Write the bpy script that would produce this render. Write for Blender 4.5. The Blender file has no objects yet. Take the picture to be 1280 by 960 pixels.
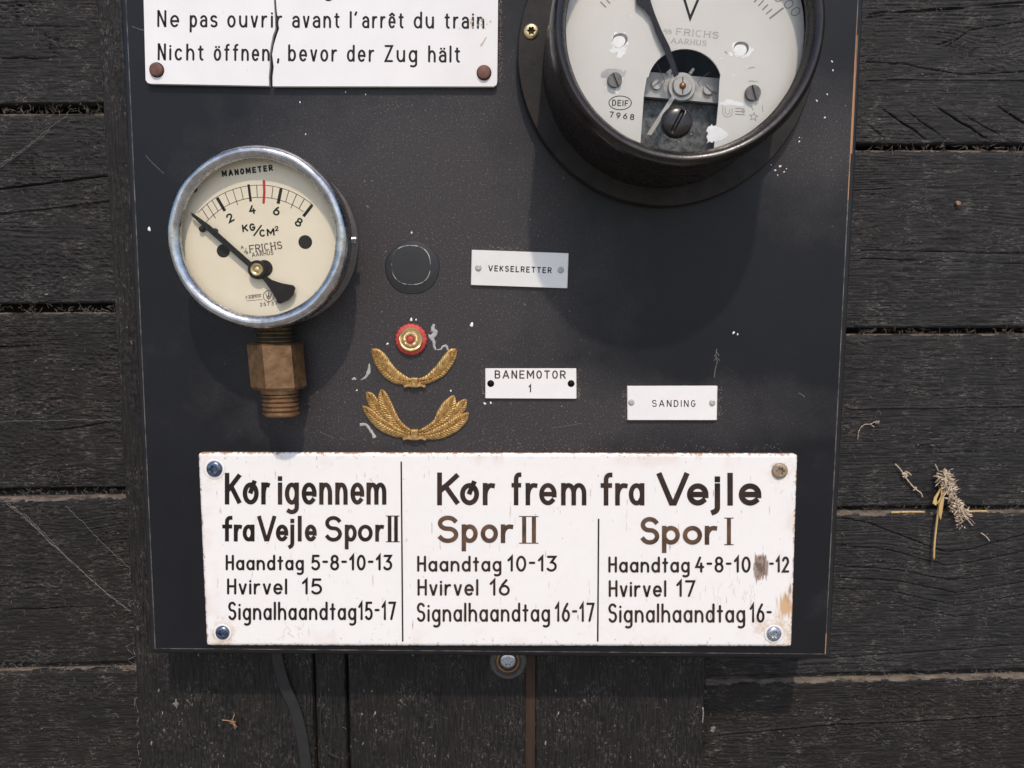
import bpy, bmesh, math, random
import numpy as np
from mathutils import Vector

# ------------------------------------------------------------------ camera, light
scene = bpy.context.scene
COL = scene.collection
F = 961.0                      # focal length in photo pixels (1280 wide)
PITCH = math.radians(6.0)
D = 0.346                      # camera to board face, metres
CP, SP = math.cos(PITCH), math.sin(PITCH)

cam_d = bpy.data.cameras.new("camera")
cam = bpy.data.objects.new("camera", cam_d)
COL.objects.link(cam)
cam.location = (0, -D, 0)
cam.rotation_euler = (math.pi / 2 - PITCH, 0, 0)
cam_d.sensor_width = 36.0
cam_d.lens = F / 1280.0 * 36.0
cam_d.clip_start = 0.01
cam_d.clip_end = 500.0
scene.camera = cam

SUN = Vector((0.13, -1.0, 1.31)).normalized()     # from the wall towards the sun
world = bpy.data.worlds.new("World")
scene.world = world
world.use_nodes = True
wn = world.node_tree.nodes
sky = wn.new("ShaderNodeTexSky")
sky.sky_type = 'NISHITA'
sky.sun_disc = False
sky.sun_elevation = math.asin(SUN.z)
sky.sun_rotation = math.atan2(SUN.x, SUN.y) % (2 * math.pi)
sky.air_density = 1.0
sky.dust_density = 1.5
world.node_tree.links.new(sky.outputs[0], wn["Background"].inputs[0])
wn["Background"].inputs[1].default_value = 0.15

sun_d = bpy.data.lights.new("sun", 'SUN')
sun_d.energy = 2.15
sun_d.angle = math.radians(1.5)
sun_d.color = (1.0, 0.875, 0.745)
sun = bpy.data.objects.new("sun", sun_d)
COL.objects.link(sun)
sun.location = SUN * 3
sun.rotation_euler = SUN.to_track_quat('Z', 'Y').to_euler()

scene.view_settings.view_transform = 'Standard'
scene.view_settings.look = 'None'
scene.view_settings.exposure = 0.27
scene.view_settings.gamma = 1.0
scene.view_settings.use_curve_mapping = False
scene.cycles.max_bounces = 8
scene.cycles.transparent_max_bounces = 12

random.seed(7)
RNG = np.random.default_rng(11)


def at(px, py, h=0.0):
    """world point seen at photo pixel (px, py) lying h metres in front of the board face"""
    u = (px - 640.0) / F
    v = (py - 480.0) / F
    dy = CP - v * SP
    t = (D - h) / dy
    return Vector((u * t, -h, t * (-SP - v * CP)))


def mpx(py, h=0.0):
    """metres per photo pixel at that row and height"""
    return (D - h) / (F * (CP - (py - 480.0) / F * SP))


MM = 0.001

# ------------------------------------------------------------------ object helpers
ORG = {}


def tag(o, label=None, cat=None, group=None, kind=None):
    if label: o["label"] = label
    if cat: o["category"] = cat
    if group: o["group"] = group
    if kind: o["kind"] = kind
    return o


def thing(name, loc, label, cat, group=None):
    o = bpy.data.objects.new(name, None)
    o.empty_display_size = 0.01
    COL.objects.link(o)
    o.location = loc
    ORG[o.name] = Vector(loc)
    return tag(o, label, cat, group)


class MB:
    """collects vertices (world coordinates) and faces, then links them as ONE mesh object"""
    def __init__(self):
        self.v, self.f, self.m = [], [], []
        self.slot = 0

    def add(self, pts, faces):
        b = len(self.v)
        self.v.extend([tuple(p) for p in pts])
        for f in faces:
            self.f.append(tuple(i + b for i in f))
            self.m.append(self.slot)

    def build(self, name, mats, parent=None, smooth=False, sharp=None, origin=None):
        me = bpy.data.meshes.new(name)
        if parent is not None:
            org = ORG[parent.name]
        elif origin is not None:
            org = Vector(origin)
        else:
            org = Vector((0, 0, 0))
        vs = [(x - org.x, y - org.y, z - org.z) for x, y, z in self.v]
        me.from_pydata(vs, [], self.f)
        if not isinstance(mats, (list, tuple)): mats = [mats]
        for m in mats: me.materials.append(m)
        me.polygons.foreach_set("material_index", self.m)
        bm = bmesh.new(); bm.from_mesh(me)
        bmesh.ops.recalc_face_normals(bm, faces=bm.faces)
        bm.to_mesh(me); bm.free()
        if smooth:
            me.polygons.foreach_set("use_smooth", [True] * len(me.polygons))
            if sharp is not None:
                me.set_sharp_from_angle(angle=math.radians(sharp))
        o = bpy.data.objects.new(name, me)
        COL.objects.link(o)
        if parent is not None:
            o.parent = parent
        else:
            o.location = org
        ORG[o.name] = org
        return o


def lathe(mb, c, prof, n=64, a0=0.0, mod=None, close=True):
    """profile [(r, h)] turned about the axis through c=(x, z) standing out of the wall"""
    rings = []
    for k, (r, h) in enumerate(prof):
        ring = []
        for i in range(n):
            a = a0 + 2 * math.pi * i / n
            rr, hh = r, h
            if mod: rr, hh = mod(k, r, h, a)
            ring.append((c[0] + rr * math.cos(a), -hh, c[1] + rr * math.sin(a)))
        rings.append(ring)
    pts = [p for r in rings for p in r]
    faces = []
    for k in range(len(prof) - 1):
        for i in range(n):
            j = (i + 1) % n
            faces.append((k * n + i, k * n + j, (k + 1) * n + j, (k + 1) * n + i))
    if close and prof[-1][0] > 1e-9:
        faces.append(tuple((len(prof) - 1) * n + i for i in range(n)))
    if close and prof[0][0] > 1e-9:
        faces.append(tuple(i for i in range(n)))
    mb.add(pts, faces)


def prism(mb, top, h1, h0, bev=0.0):
    """polygon of world (x, z) points at height h1 extruded back to h0, with a small bevel"""
    n = len(top)
    cx = sum(p[0] for p in top) / n
    cz = sum(p[1] for p in top) / n
    loops = []
    if bev > 0:
        ins = []
        for (x, z) in top:
            dx, dz = cx - x, cz - z
            L = math.hypot(dx, dz) or 1
            ins.append((x + dx / L * bev * 1.3, z + dz / L * bev * 1.3))
        loops.append([(x, -h1, z) for x, z in ins])
        loops.append([(x, -(h1 - bev), z) for x, z in top])
    else:
        loops.append([(x, -h1, z) for x, z in top])
    loops.append([(x, -h0, z) for x, z in top])
    pts = [p for l in loops for p in l]
    faces = [tuple(range(n))]
    for k in range(len(loops) - 1):
        for i in range(n):
            j = (i + 1) % n
            faces.append((k * n + i, k * n + j, (k + 1) * n + j, (k + 1) * n + i))
    faces.append(tuple((len(loops) - 1) * n + i for i in range(n)))
    mb.add(pts, faces)


def pxprism(mb, pts, h1, h0, bev=0.0):
    w = [at(x, y, h1) for x, y in pts]
    prism(mb, [(p.x, p.z) for p in w], h1, h0, bev)


def box(mb, x0, x1, y0, y1, z0, z1):
    p = [(x, y, z) for x in (x0, x1) for y in (y0, y1) for z in (z0, z1)]
    mb.add(p, [(0, 1, 3, 2), (4, 6, 7, 5), (0, 4, 5, 1), (2, 3, 7, 6), (0, 2, 6, 4), (1, 5, 7, 3)])


def tube(mb, pts, r, n=6, taper=None):
    pts = [Vector(p) for p in pts]
    rings = []
    up = Vector((0.13, 1, 0.21))
    for i, p in enumerate(pts):
        a = pts[max(i - 1, 0)]; b = pts[min(i + 1, len(pts) - 1)]
        d = (b - a)
        if d.length < 1e-9: d = Vector((1, 0, 0))
        d.normalize()
        s = d.cross(up)
        if s.length < 1e-4: s = d.cross(Vector((1, 0, 0)))
        s.normalize(); t = s.cross(d)
        rr = r if taper is None else r * taper[i]
        rings.append([p + (s * math.cos(2 * math.pi * k / n) + t * math.sin(2 * math.pi * k / n)) * rr for k in range(n)])
    f = []
    for i in range(len(pts) - 1):
        for k in range(n):
            j = (k + 1) % n
            f.append((i * n + k, i * n + j, (i + 1) * n + j, (i + 1) * n + k))
    f.append(tuple(range(n))); f.append(tuple((len(pts) - 1) * n + k for k in range(n)))
    mb.add([p for r_ in rings for p in r_], f)


def curve_pts(ctrl, n=10):
    """Catmull-Rom through control points"""
    out = []
    P = [np.array(c, float) for c in ctrl]
    P = [2 * P[0] - P[1]] + P + [2 * P[-1] - P[-2]]
    for i in range(1, len(P) - 2):
        for k in range(n):
            t = k / n
            a, b, c, d = P[i - 1], P[i], P[i + 1], P[i + 2]
            out.append(0.5 * ((2 * b) + (-a + c) * t + (2 * a - 5 * b + 4 * c - d) * t * t + (-a + 3 * b - 3 * c + d) * t ** 3))
    out.append(P[-2])
    return out


# ------------------------------------------------------------------ lettering: a stroke alphabet
def arc(cx, cy, rx, ry, a0, a1, n=None):
    n = n or max(4, int(abs(a1 - a0) / 12))
    return [(cx + rx * math.cos(math.radians(a0 + (a1 - a0) * i / n)),
             cy + ry * math.sin(math.radians(a0 + (a1 - a0) * i / n))) for i in range(n + 1)]


OVAL = arc(.5, .5, .5, .5, 90, 450)
BIGO = arc(.5, 1, .5, 1, 90, 450)
DOT = [(.5, 1.62), (.5, 1.66)]
SLO = arc(.5, .76, .48, .24, 35, 270) + arc(.5, .25, .5, .25, 90, -145)[1:]
SUP = arc(.5, 1.52, .47, .48, 30, 250) + arc(.5, .53, .5, .53, 70, -150)
ADBL = [[(1, 0), (1, .62)] + arc(.5, .65, .5, .35, 0, 150)[1:],
        [(1, .58), (.55, .58)] + arc(.5, .29, .5, .29, 95, 265) + [(.62, 0), (.85, .06), (1, .2)]]
GL = {
    'a': [arc(.5, .5, .5, .5, 0, 360), [(1, 1), (1, 0)]],
    'A2': ADBL,
    'ä': ADBL + [[(.22, 1.5), (.22, 1.54)], [(.78, 1.5), (.78, 1.54)]],
    'b': [[(0, 2), (0, 0)], arc(.5, .5, .5, .5, 180, 540)],
    'c': [arc(.5, .5, .5, .5, 45, 315)],
    'd': [arc(.5, .5, .5, .5, 0, 360), [(1, 2), (1, 0)]],
    'e': [arc(.5, .5, .5, .5, -6, 312), [(.06, .5), (.94, .5)]],
    'ê': [arc(.5, .5, .5, .5, -6, 312), [(.06, .5), (.94, .5)], [(.12, 1.4), (.5, 1.75), (.88, 1.4)]],
    'f': [[(.42, 0), (.42, 1.55)] + arc(.92, 1.55, .5, .45, 180, 85)[1:], [(0, 1), (.92, 1)]],
    'g': [arc(.5, .5, .5, .5, 0, 360), [(1, 1), (1, -.5)] + arc(.5, -.5, .5, .5, 0, -125)[1:]],
    'h': [[(0, 2), (0, 0)], arc(.5, .5, .5, .5, 180, 0) + [(1, 0)]],
    'i': [[(.5, 1), (.5, 0)], DOT],
    'j': [[(1, 1), (1, -.45)] + arc(.35, -.45, .65, .5, 0, -75)[1:], [(1, 1.62), (1, 1.66)]],
    'l': [[(.5, 2), (.5, 0)]],
    'm': [[(0, 1), (0, 0)], arc(.25, .55, .25, .45, 180, 0) + [(.5, 0)], arc(.75, .55, .25, .45, 180, 0) + [(1, 0)]],
    'n': [[(0, 1), (0, 0)], arc(.5, .5, .5, .5, 180, 0) + [(1, 0)]],
    'o': [OVAL],
    'ö': [OVAL, [(.22, 1.5), (.22, 1.54)], [(.78, 1.5), (.78, 1.54)]],
    'ø': [OVAL, [(.52, .62), (.78, 1.2)]],
    'p': [[(0, 1), (0, -1)], arc(.5, .5, .5, .5, 180, 540)],
    'r': [[(0, 1), (0, 0)], arc(.8, .4, .8, .6, 180, 78)],
    's': [SLO],
    't': [[(.4, 1.6), (.4, .32)] + arc(.85, .32, .45, .32, 180, 275)[1:], [(0, 1), (.9, 1)]],
    'T2': [[(.5, 1.75), (.5, 0)], [(0, 1), (1, 1)]],
    'u': [[(0, 1), (0, .5)] + arc(.5, .5, .5, .5, 180, 360)[1:], [(1, 1), (1, 0)]],
    'v': [[(0, 1), (.45, 0), (.55, 0), (1, 1)]],
    ',': [[(.6, .1), (.1, -.45)]],
    "'": [[(.8, 1.95), (.1, 1.45)]],
    '-': [[(0, .9), (1, .9)]],
    '/': [[(0, 0), (1, 2)]],
    '.': [[(.5, 0), (.5, .03)]],
    'A': [[(0, 0), (.47, 2), (.53, 2), (1, 0)], [(.18, .6), (.82, .6)]],
    'B': [[(0, 0), (0, 2), (.55, 2)] + arc(.55, 1.53, .4, .47, 90, -90)[1:] + [(0, 1.06)],
          [(.5, 1.06)] + arc(.55, .53, .45, .53, 90, -90) + [(0, 0)]],
    'C': [arc(.5, 1, .5, 1, 48, 312)],
    'D': [[(0, 0), (0, 2), (.4, 2)] + arc(.4, 1, .6, 1, 90, -90)[1:] + [(0, 0)]],
    'E': [[(1, 2), (0, 2), (0, 0), (1, 0)], [(0, 1.03), (.85, 1.03)]],
    'F': [[(1, 2), (0, 2), (0, 0)], [(0, 1.0), (.8, 1.0)]],
    'G': [arc(.5, 1, .5, 1, 48, 330) + [(1, .9), (.58, .9)]],
    'H': [[(0, 2), (0, 0)], [(1, 2), (1, 0)], [(0, 1.03), (1, 1.03)]],
    'I': [[(.5, 2), (.5, 0)]],
    'K': [[(0, 2), (0, 0)], [(.95, 1.9), (.04, .85)], [(.33, 1.2), (.97, .08)]],
    'L': [[(0, 2), (0, 0), (1, 0)]],
    'M': [[(0, 0), (0, 2), (.05, 2), (.5, .6), (.95, 2), (1, 2), (1, 0)]],
    'N': [[(0, 0), (0, 2), (.05, 2), (.95, 0), (1, 0), (1, 2)]],
    'O': [BIGO],
    'R': [[(0, 0), (0, 2), (.5, 2)] + arc(.5, 1.47, .5, .53, 90, -90)[1:] + [(0, .94)], [(.5, .94), (1, 0)]],
    'S': [SUP],
    'T': [[(0, 2), (1, 2)], [(.5, 2), (.5, 0)]],
    'U': [[(0, 2), (0, .6)] + arc(.5, .6, .5, .6, 180, 360)[1:] + [(1, 2)]],
    'V': [[(0, 2), (.44, 0), (.56, 0), (1, 2)]],
    'W': [[(0, 2), (.25, 0), (.5, 1.5), (.75, 0), (1, 2)]],
    'Z': [[(0, 2), (1, 2), (0, 0), (1, 0)]],
    '0': [BIGO],
    '1': [[(0, 1.5), (.85, 2), (.85, 0)]],
    '2': [arc(.5, 1.45, .48, .55, 165, -25) + [(0, 0), (1, 0)]],
    '3': [[(.05, 2), (.95, 2), (.45, 1.2)] + arc(.45, .6, .55, .6, 85, -145)[1:]],
    '4': [[(.55, 2), (0, .65), (1, .65)], [(.72, 1.15), (.72, 0)]],
    '5': [[(.92, 2), (.14, 2), (.06, 1.12)] + arc(.46, .62, .54, .62, 120, -145)[1:]],
    '6': [arc(.5, .6, .5, .6, 90, 450), [(.74, 2), (.3, 1.4), (.1, .95), (.02, .7)]],
    '7': [[(0, 2), (1, 2), (.35, 0)]],
    '8': [arc(.5, 1.53, .42, .47, 90, 450), arc(.5, .54, .5, .54, 90, 450)],
    '9': [arc(.5, 1.4, .5, .6, 0, 360), [(.95, 1.15), (.35, 0)]],
}
WID = {'i': 0, 'l': 0, 'I': 0, 'm': .78, 'r': .32, 't': .34, 'T2': .3, 'f': .34, 'j': .3, '1': .24, '-': .26, ',': .12,
       "'": .12, '.': 0, 'M': .68, 'W': .8, 'L': .45, 'E': .46, 'F': .45, 'T': .52, '/': .4, 'v': .42, 'A': .62, 'V': .62}


def glyph(ch, x0, x1, H, xh, w, sheet, ox, oy, ang, cap, serif=False):
    """strokes of one letter, ink from x0 to x1 along the baseline; sheet collects (points_px, width, cap)"""
    upper = ch[0].isupper() and ch not in ('A2', 'T2') or ch.isdigit() or ch in '/'
    ca, sa = math.cos(ang), math.sin(ang)
    i0, i1 = x0 + w / 2, x1 - w / 2
    if i1 < i0: i0 = i1 = (x0 + x1) / 2

    def my(y):
        if upper: return w / 2 + y / 2 * (H - w)
        X = xh * H
        if y < 0: return w / 2 + y * (H * 0.30)
        if y <= 1: return w / 2 + y * (X - w)
        return (X - w / 2) + (y - 1) * (H - X)
    strokes = GL[ch]
    for st in strokes:
        pts = []
        for (x, y) in st:
            X = i0 + x * (i1 - i0); Y = my(y)
            pts.append((ox + X * ca + Y * sa, oy + X * sa - Y * ca))
        sheet.append((pts, w, cap))
        if serif:
            for (x, y) in (st[0], st[-1]):
                if y in (0, 2):
                    X = i0 + x * (i1 - i0); Y = my(y)
                    s = H * .13
                    sheet.append(([(ox + (X - s) * ca + Y * sa, oy + (X - s) * sa - Y * ca),
                                   (ox + (X + s) * ca + Y * sa, oy + (X + s) * sa - Y * ca)], w * .8, 'flat'))


def word(sheet, s, x0, y0, x1, y1, H, w, xh=.68, cap='round', alt=None, gap=.2, serif=False):
    """fit the word between two baseline points (photo pixels)"""
    chars = [(alt or {}).get(c, c) for c in s]
    wid = [(WID.get(c, .5) * H + w) if c != ' ' else .2 * H for c in chars]
    g = gap * H
    tot = sum(wid) + g * (len(chars) - 1)
    L = math.hypot(x1 - x0, y1 - y0)
    ang = math.atan2(y1 - y0, x1 - x0)
    fixed = sum(w for c in chars if c != ' ')
    k = (L - fixed) / max(tot - fixed, 1e-6)
    x = 0
    for c, wd in zip(chars, wid):
        ww = (wd - w) * k + w if c != ' ' else wd * k
        if c != ' ': glyph(c, x, x + ww, H, xh, w, sheet, x0, y0, ang, cap, serif)
        x += ww + g * k


def letters(sheet, items, yb, H, w, xh=.68, cap='square', alt=None):
    for ch, a, b in items:
        c = (alt or {}).get(ch, ch)
        glyph(c, a, b, H, xh, w, sheet, 0, yb, 0, cap)


def ribbon(mb, pts, w, h, cap='round', to=None):
    to = to or at
    P = []
    for p in pts:
        if not P or math.hypot(p[0] - P[-1][0], p[1] - P[-1][1]) > 1e-4: P.append(p)
    if len(P) == 1: P.append((P[0][0] + 1e-3, P[0][1]))
    r = w / 2

    def nrm(a, b):
        dx, dy = b[0] - a[0], b[1] - a[1]
        L = math.hypot(dx, dy); return (dx / L, dy / L)
    closed = math.hypot(P[0][0] - P[-1][0], P[0][1] - P[-1][1]) < 1e-2
    if cap == 'square' and not closed:
        d = nrm(P[0], P[1]); P[0] = (P[0][0] - d[0] * r, P[0][1] - d[1] * r)
        d = nrm(P[-2], P[-1]); P[-1] = (P[-1][0] + d[0] * r, P[-1][1] + d[1] * r)
    n = len(P)
    L, R = [], []
    for i in range(n):
        if i == 0 and closed: d0, d1 = nrm(P[-2], P[-1]), nrm(P[0], P[1])
        elif i == n - 1 and closed: d0, d1 = nrm(P[-2], P[-1]), nrm(P[0], P[1])
        elif i == 0: d0 = d1 = nrm(P[0], P[1])
        elif i == n - 1: d0 = d1 = nrm(P[-2], P[-1])
        else: d0, d1 = nrm(P[i - 1], P[i]), nrm(P[i], P[i + 1])
        n0, n1 = (-d0[1], d0[0]), (-d1[1], d1[0])
        mx, my = n0[0] + n1[0], n0[1] + n1[1]
        q = mx * mx + my * my
        k = 2 * r / q if q > 0.35 else 2 * r / 0.35
        L.append((P[i][0] + mx * k, P[i][1] + my * k)); R.append((P[i][0] - mx * k, P[i][1] - my * k))
    V = [tuple(to(x, y, h)) for x, y in L] + [tuple(to(x, y, h)) for x, y in R]
    Fc = [(i, i + 1, n + i + 1, n + i) for i in range(n - 1)]
    mb.add(V, Fc)
    if cap == 'round' and not closed:
        for (e, d) in ((P[0], nrm(P[1], P[0])), (P[-1], nrm(P[-2], P[-1]))):
            a0 = math.atan2(d[1], d[0]) - math.pi / 2
            pts2 = [(e[0] + r * math.cos(a0 + math.pi * k / 6), e[1] + r * math.sin(a0 + math.pi * k / 6)) for k in range(7)]
            mb.add([tuple(to(x, y, h)) for x, y in pts2], [tuple(range(7))])


def lettering(name, sheet, h, mat, parent, label=None):
    mb = MB()
    for i, (pts, w, cap) in enumerate(sheet):
        ribbon(mb, pts, w, h + (i % 5) * 0.012 * MM, cap)
    o = mb.build(name, mat, parent)
    if label: o["label"] = label
    return o


# ------------------------------------------------------------------ materials
def new_mat(name):
    m = bpy.data.materials.new(name); m.use_nodes = True
    nt = m.node_tree
    return m, nt, nt.nodes["Principled BSDF"]


def coords(nt, scale=(1, 1, 1)):
    tc = nt.nodes.new("ShaderNodeTexCoord")
    mp = nt.nodes.new("ShaderNodeMapping")
    mp.inputs["Scale"].default_value = scale
    nt.links.new(tc.outputs["Object"], mp.inputs["Vector"])
    return mp.outputs[0]


def noise(nt, vec, scale, detail=3, rough=.6, dist=0):
    n = nt.nodes.new("ShaderNodeTexNoise")
    n.inputs["Scale"].default_value = scale
    n.inputs["Detail"].default_value = detail
    n.inputs["Roughness"].default_value = rough
    n.inputs["Distortion"].default_value = dist
    nt.links.new(vec, n.inputs["Vector"])
    return n.outputs["Fac"]


def ramp(nt, fac, stops):
    r = nt.nodes.new("ShaderNodeValToRGB")
    el = r.color_ramp.elements
    while len(el) < len(stops): el.new(0.5)
    for e, (p, c) in zip(el, stops):
        e.position = p
        e.color = (c, c, c, 1) if not isinstance(c, (tuple, list)) else (*c, 1)
    nt.links.new(fac, r.inputs[0])
    return r.outputs[0]


def mix(nt, fac, a, b):
    m = nt.nodes.new("ShaderNodeMix"); m.data_type = 'RGBA'
    for sock, val in ((m.inputs[0], fac), (m.inputs[6], a), (m.inputs[7], b)):
        if isinstance(val, (int, float)): sock.default_value = val
        elif isinstance(val, (tuple, list)): sock.default_value = (*val, 1)
        else: nt.links.new(val, sock)
    return m.outputs[2]


def bump(nt, height, dist, strength=1.0, prev=None):
    b = nt.nodes.new("ShaderNodeBump")
    b.inputs["Strength"].default_value = strength
    b.inputs["Distance"].default_value = dist
    nt.links.new(height, b.inputs["Height"])
    if prev is not None: nt.links.new(prev, b.inputs["Normal"])
    return b.outputs[0]


def surface(name, c1, c2, scale=120, rough=(.4, .6), metal=0.0, bmp=0.0, bscale=900, spec=.5, scl=(1, 1, 1), speck=None, detail=4, coat=0.0):
    """two-tone procedural surface: noise between c1 and c2, varying roughness, fine bump, optional specks"""
    m, nt, b = new_mat(name)
    v = coords(nt, scl)
    n1 = noise(nt, v, scale, detail)
    col = ramp(nt, n1, [(.3, c1), (.7, c2)])
    if speck:
        sc, thr, scol = speck
        n3 = noise(nt, v, sc, 2, .5)
        col = mix(nt, ramp(nt, n3, [(thr, 0.0), (min(thr + .05, 1), 1.0)]), col, scol)
    nt.links.new(col, b.inputs["Base Color"])
    n2 = noise(nt, v, scale * 2.3, 4)
    r = ramp(nt, n2, [(.3, rough[0]), (.7, rough[1])])
    nt.links.new(r, b.inputs["Roughness"])
    b.inputs["Metallic"].default_value = metal
    b.inputs["Specular IOR Level"].default_value = spec
    b.inputs["Coat Weight"].default_value = coat
    if bmp > 0:
        n4 = noise(nt, v, bscale, 4)
        nt.links.new(bump(nt, n4, bmp), b.inputs["Normal"])
    return m


def blob(nt, cx, cz, rx, rz):
    """soft round mask in the object's own plane"""
    tc = nt.nodes.new("ShaderNodeTexCoord")
    mp = nt.nodes.new("ShaderNodeMapping"); mp.vector_type = 'TEXTURE'
    mp.inputs["Location"].default_value = (cx, 0, cz); mp.inputs["Scale"].default_value = (rx, 1, rz)
    nt.links.new(tc.outputs["Object"], mp.inputs["Vector"])
    g = nt.nodes.new("ShaderNodeTexGradient"); g.gradient_type = 'SPHERICAL'
    nt.links.new(mp.outputs[0], g.inputs["Vector"])
    return g.outputs["Fac"]


def maths(nt, op, a, b):
    m = nt.nodes.new("ShaderNodeMath"); m.operation = op
    for k, v in enumerate((a, b)):
        if isinstance(v, (int, float)): m.inputs[k].default_value = v
        else: nt.links.new(v, m.inputs[k])
    return m.outputs[0]


def board_paint():
    m, nt, b = new_mat("matt black board paint")
    v = coords(nt)
    big = noise(nt, v, 22, 5, .65)
    fine = noise(nt, v, 1700, 3, .7)
    grit = noise(nt, v, 900, 2, .5)
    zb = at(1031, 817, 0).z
    p1 = at(510, 330, 0); p2 = at(1035, 190, 0); p3 = at(760, 530, 0)  # first patch: dusty middle, also painted paler to stand for its sunlit sheen
    patch = maths(nt, 'ADD', blob(nt, p1.x, p1.z - zb, .115, .15), maths(nt, 'MULTIPLY', blob(nt, p2.x, p2.z - zb, .05, .05), .7))  # second, small patch paints the bright reflection thrown by the bezel
    patch = maths(nt, 'ADD', patch, maths(nt, 'MULTIPLY', blob(nt, p3.x, p3.z - zb, .16, .03), .55))
    patch = maths(nt, 'ADD', patch, maths(nt, 'MULTIPLY', maths(nt, 'SUBTRACT', big, .5), .9))
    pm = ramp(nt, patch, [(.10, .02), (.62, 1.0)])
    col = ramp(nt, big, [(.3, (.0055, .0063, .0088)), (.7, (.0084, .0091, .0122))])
    dust_and_sheen = maths(nt, 'MULTIPLY', ramp(nt, fine, [(.30, .30), (.75, .85)]), pm)  # real dust together with the painted sheen and reflection
    col = mix(nt, dust_and_sheen, col, (.068, .0595, .0600))
    salt = noise(nt, v, 1250, 2, .5)
    col = mix(nt, maths(nt, 'MULTIPLY', ramp(nt, salt, [(.58, 0.0), (.70, .48)]), pm), col, (.16, .145, .142))
    rare = noise(nt, v, 560, 2, .4)
    col = mix(nt, maths(nt, 'MULTIPLY', ramp(nt, rare, [(.72, 0.0), (.78, .8)]), pm), col, (.32, .28, .26))
    scr = noise(nt, coords(nt, (1, 1, .12)), 500, 2, .5)
    col = mix(nt, ramp(nt, scr, [(.75, 0.0), (.82, .2)]), col, (.13, .11, .10))
    nt.links.new(col, b.inputs["Base Color"])
    nt.links.new(ramp(nt, big, [(.3, .40), (.7, .5)]), b.inputs["Roughness"])
    b.inputs["Specular IOR Level"].default_value = .26
    n1 = bump(nt, grit, .00006, .5)
    n2 = bump(nt, fine, .00006, .6, n1)
    nt.links.new(n2, b.inputs["Normal"])
    return m


def edge_worn(name, base, wood, lo, hi, scl, scale=90):
    m, nt, b = new_mat(name)
    v = coords(nt, scl)
    n = noise(nt, v, scale, 5, .65)
    col = mix(nt, ramp(nt, n, [(lo, 0.0), (hi, 1.0)]), base, wood)
    nt.links.new(col, b.inputs["Base Color"])
    b.inputs["Roughness"].default_value = .5
    return m


def plank_mat(name, vertical=False, brown=0.0):
    m, nt, b = new_mat(name)
    sc = (1, 1, .06) if vertical else (.06, 1, 1)
    v = coords(nt, sc); vi = coords(nt)
    fib = noise(nt, v, 1300, 5, .7)
    big = noise(nt, coords(nt, (1, 1, .25) if vertical else (.25, 1, 1)), 45, 4)
    col = mix(nt, ramp(nt, fib, [(.40, 0.0), (.66, 1.0)]), (.0030, .0036 - .0003 * brown, .0038 - .0008 * brown), (.036 - .013 * brown, .0335 - .0145 * brown, .0335 - .0165 * brown))
    col = mix(nt, ramp(nt, big, [(.4, 0.0), (.75, .55)]), col, (.017 + .002 * brown, .0148 - .002 * brown, .0138 - .003 * brown))
    fleck = noise(nt, coords(nt, (1, 1, .3) if vertical else (.22, 1, 1)), 1250, 5, .72, 1.2)
    patch = noise(nt, vi, 60, 3)
    fl = nt.nodes.new("ShaderNodeMath"); fl.operation = 'MULTIPLY'
    nt.links.new(ramp(nt, fleck, [(.55, 0.0), (.63, 1.0)] if vertical else [(.535, 0.0), (.62, 1.0)]), fl.inputs[0])
    nt.links.new(ramp(nt, patch, [(.45, .04), (.68, .9)]), fl.inputs[1])
    col = mix(nt, fl.outputs[0], col, (.17, .152, .138))
    dots = noise(nt, coords(nt, (1, 1, .5) if vertical else (.5, 1, 1)), 620, 2, .5)
    dm = maths(nt, 'MULTIPLY', ramp(nt, dots, [(.675, 0.0), (.73, .9)] if vertical else [(.70, 0.0), (.75, .85)]), ramp(nt, noise(nt, vi, 38, 3), [(.49, .0), (.64, 1.0)]))
    col = mix(nt, dm, col, (.40, .36, .32) if vertical else (.36, .31, .27))
    nt.links.new(col, b.inputs["Base Color"])
    nt.links.new(ramp(nt, big, [(.3, .5), (.7, .68)]), b.inputs["Roughness"])
    b.inputs["Specular IOR Level"].default_value = .27
    b1 = bump(nt, fib, .00055, 1.0)
    b2 = bump(nt, noise(nt, vi, 1100, 3, .65), .0003, .8, b1)
    nt.links.new(b2, b.inputs["Normal"])
    return m


def attr_mat(name, rough=.25, spec=.5, coat=.0, bmp=0.0):
    """base colour from the mesh's own colour attribute (stains, chips, rust of the thing itself)"""
    m, nt, b = new_mat(name)
    a = nt.nodes.new("ShaderNodeAttribute"); a.attribute_name = "Col"
    v = coords(nt)
    n = noise(nt, v, 160, 4)
    nt.links.new(mix(nt, ramp(nt, n, [(.35, 0.0), (.75, .06)]), a.outputs["Color"], (.5, .42, .33)), b.inputs["Base Color"])
    nt.links.new(ramp(nt, n, [(.3, rough), (.7, rough + .12)]), b.inputs["Roughness"])
    b.inputs["Specular IOR Level"].default_value = spec
    b.inputs["Coat Weight"].default_value = coat
    if bmp:
        nt.links.new(bump(nt, noise(nt, v, 90, 3), bmp), b.inputs["Normal"])
    return m


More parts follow.
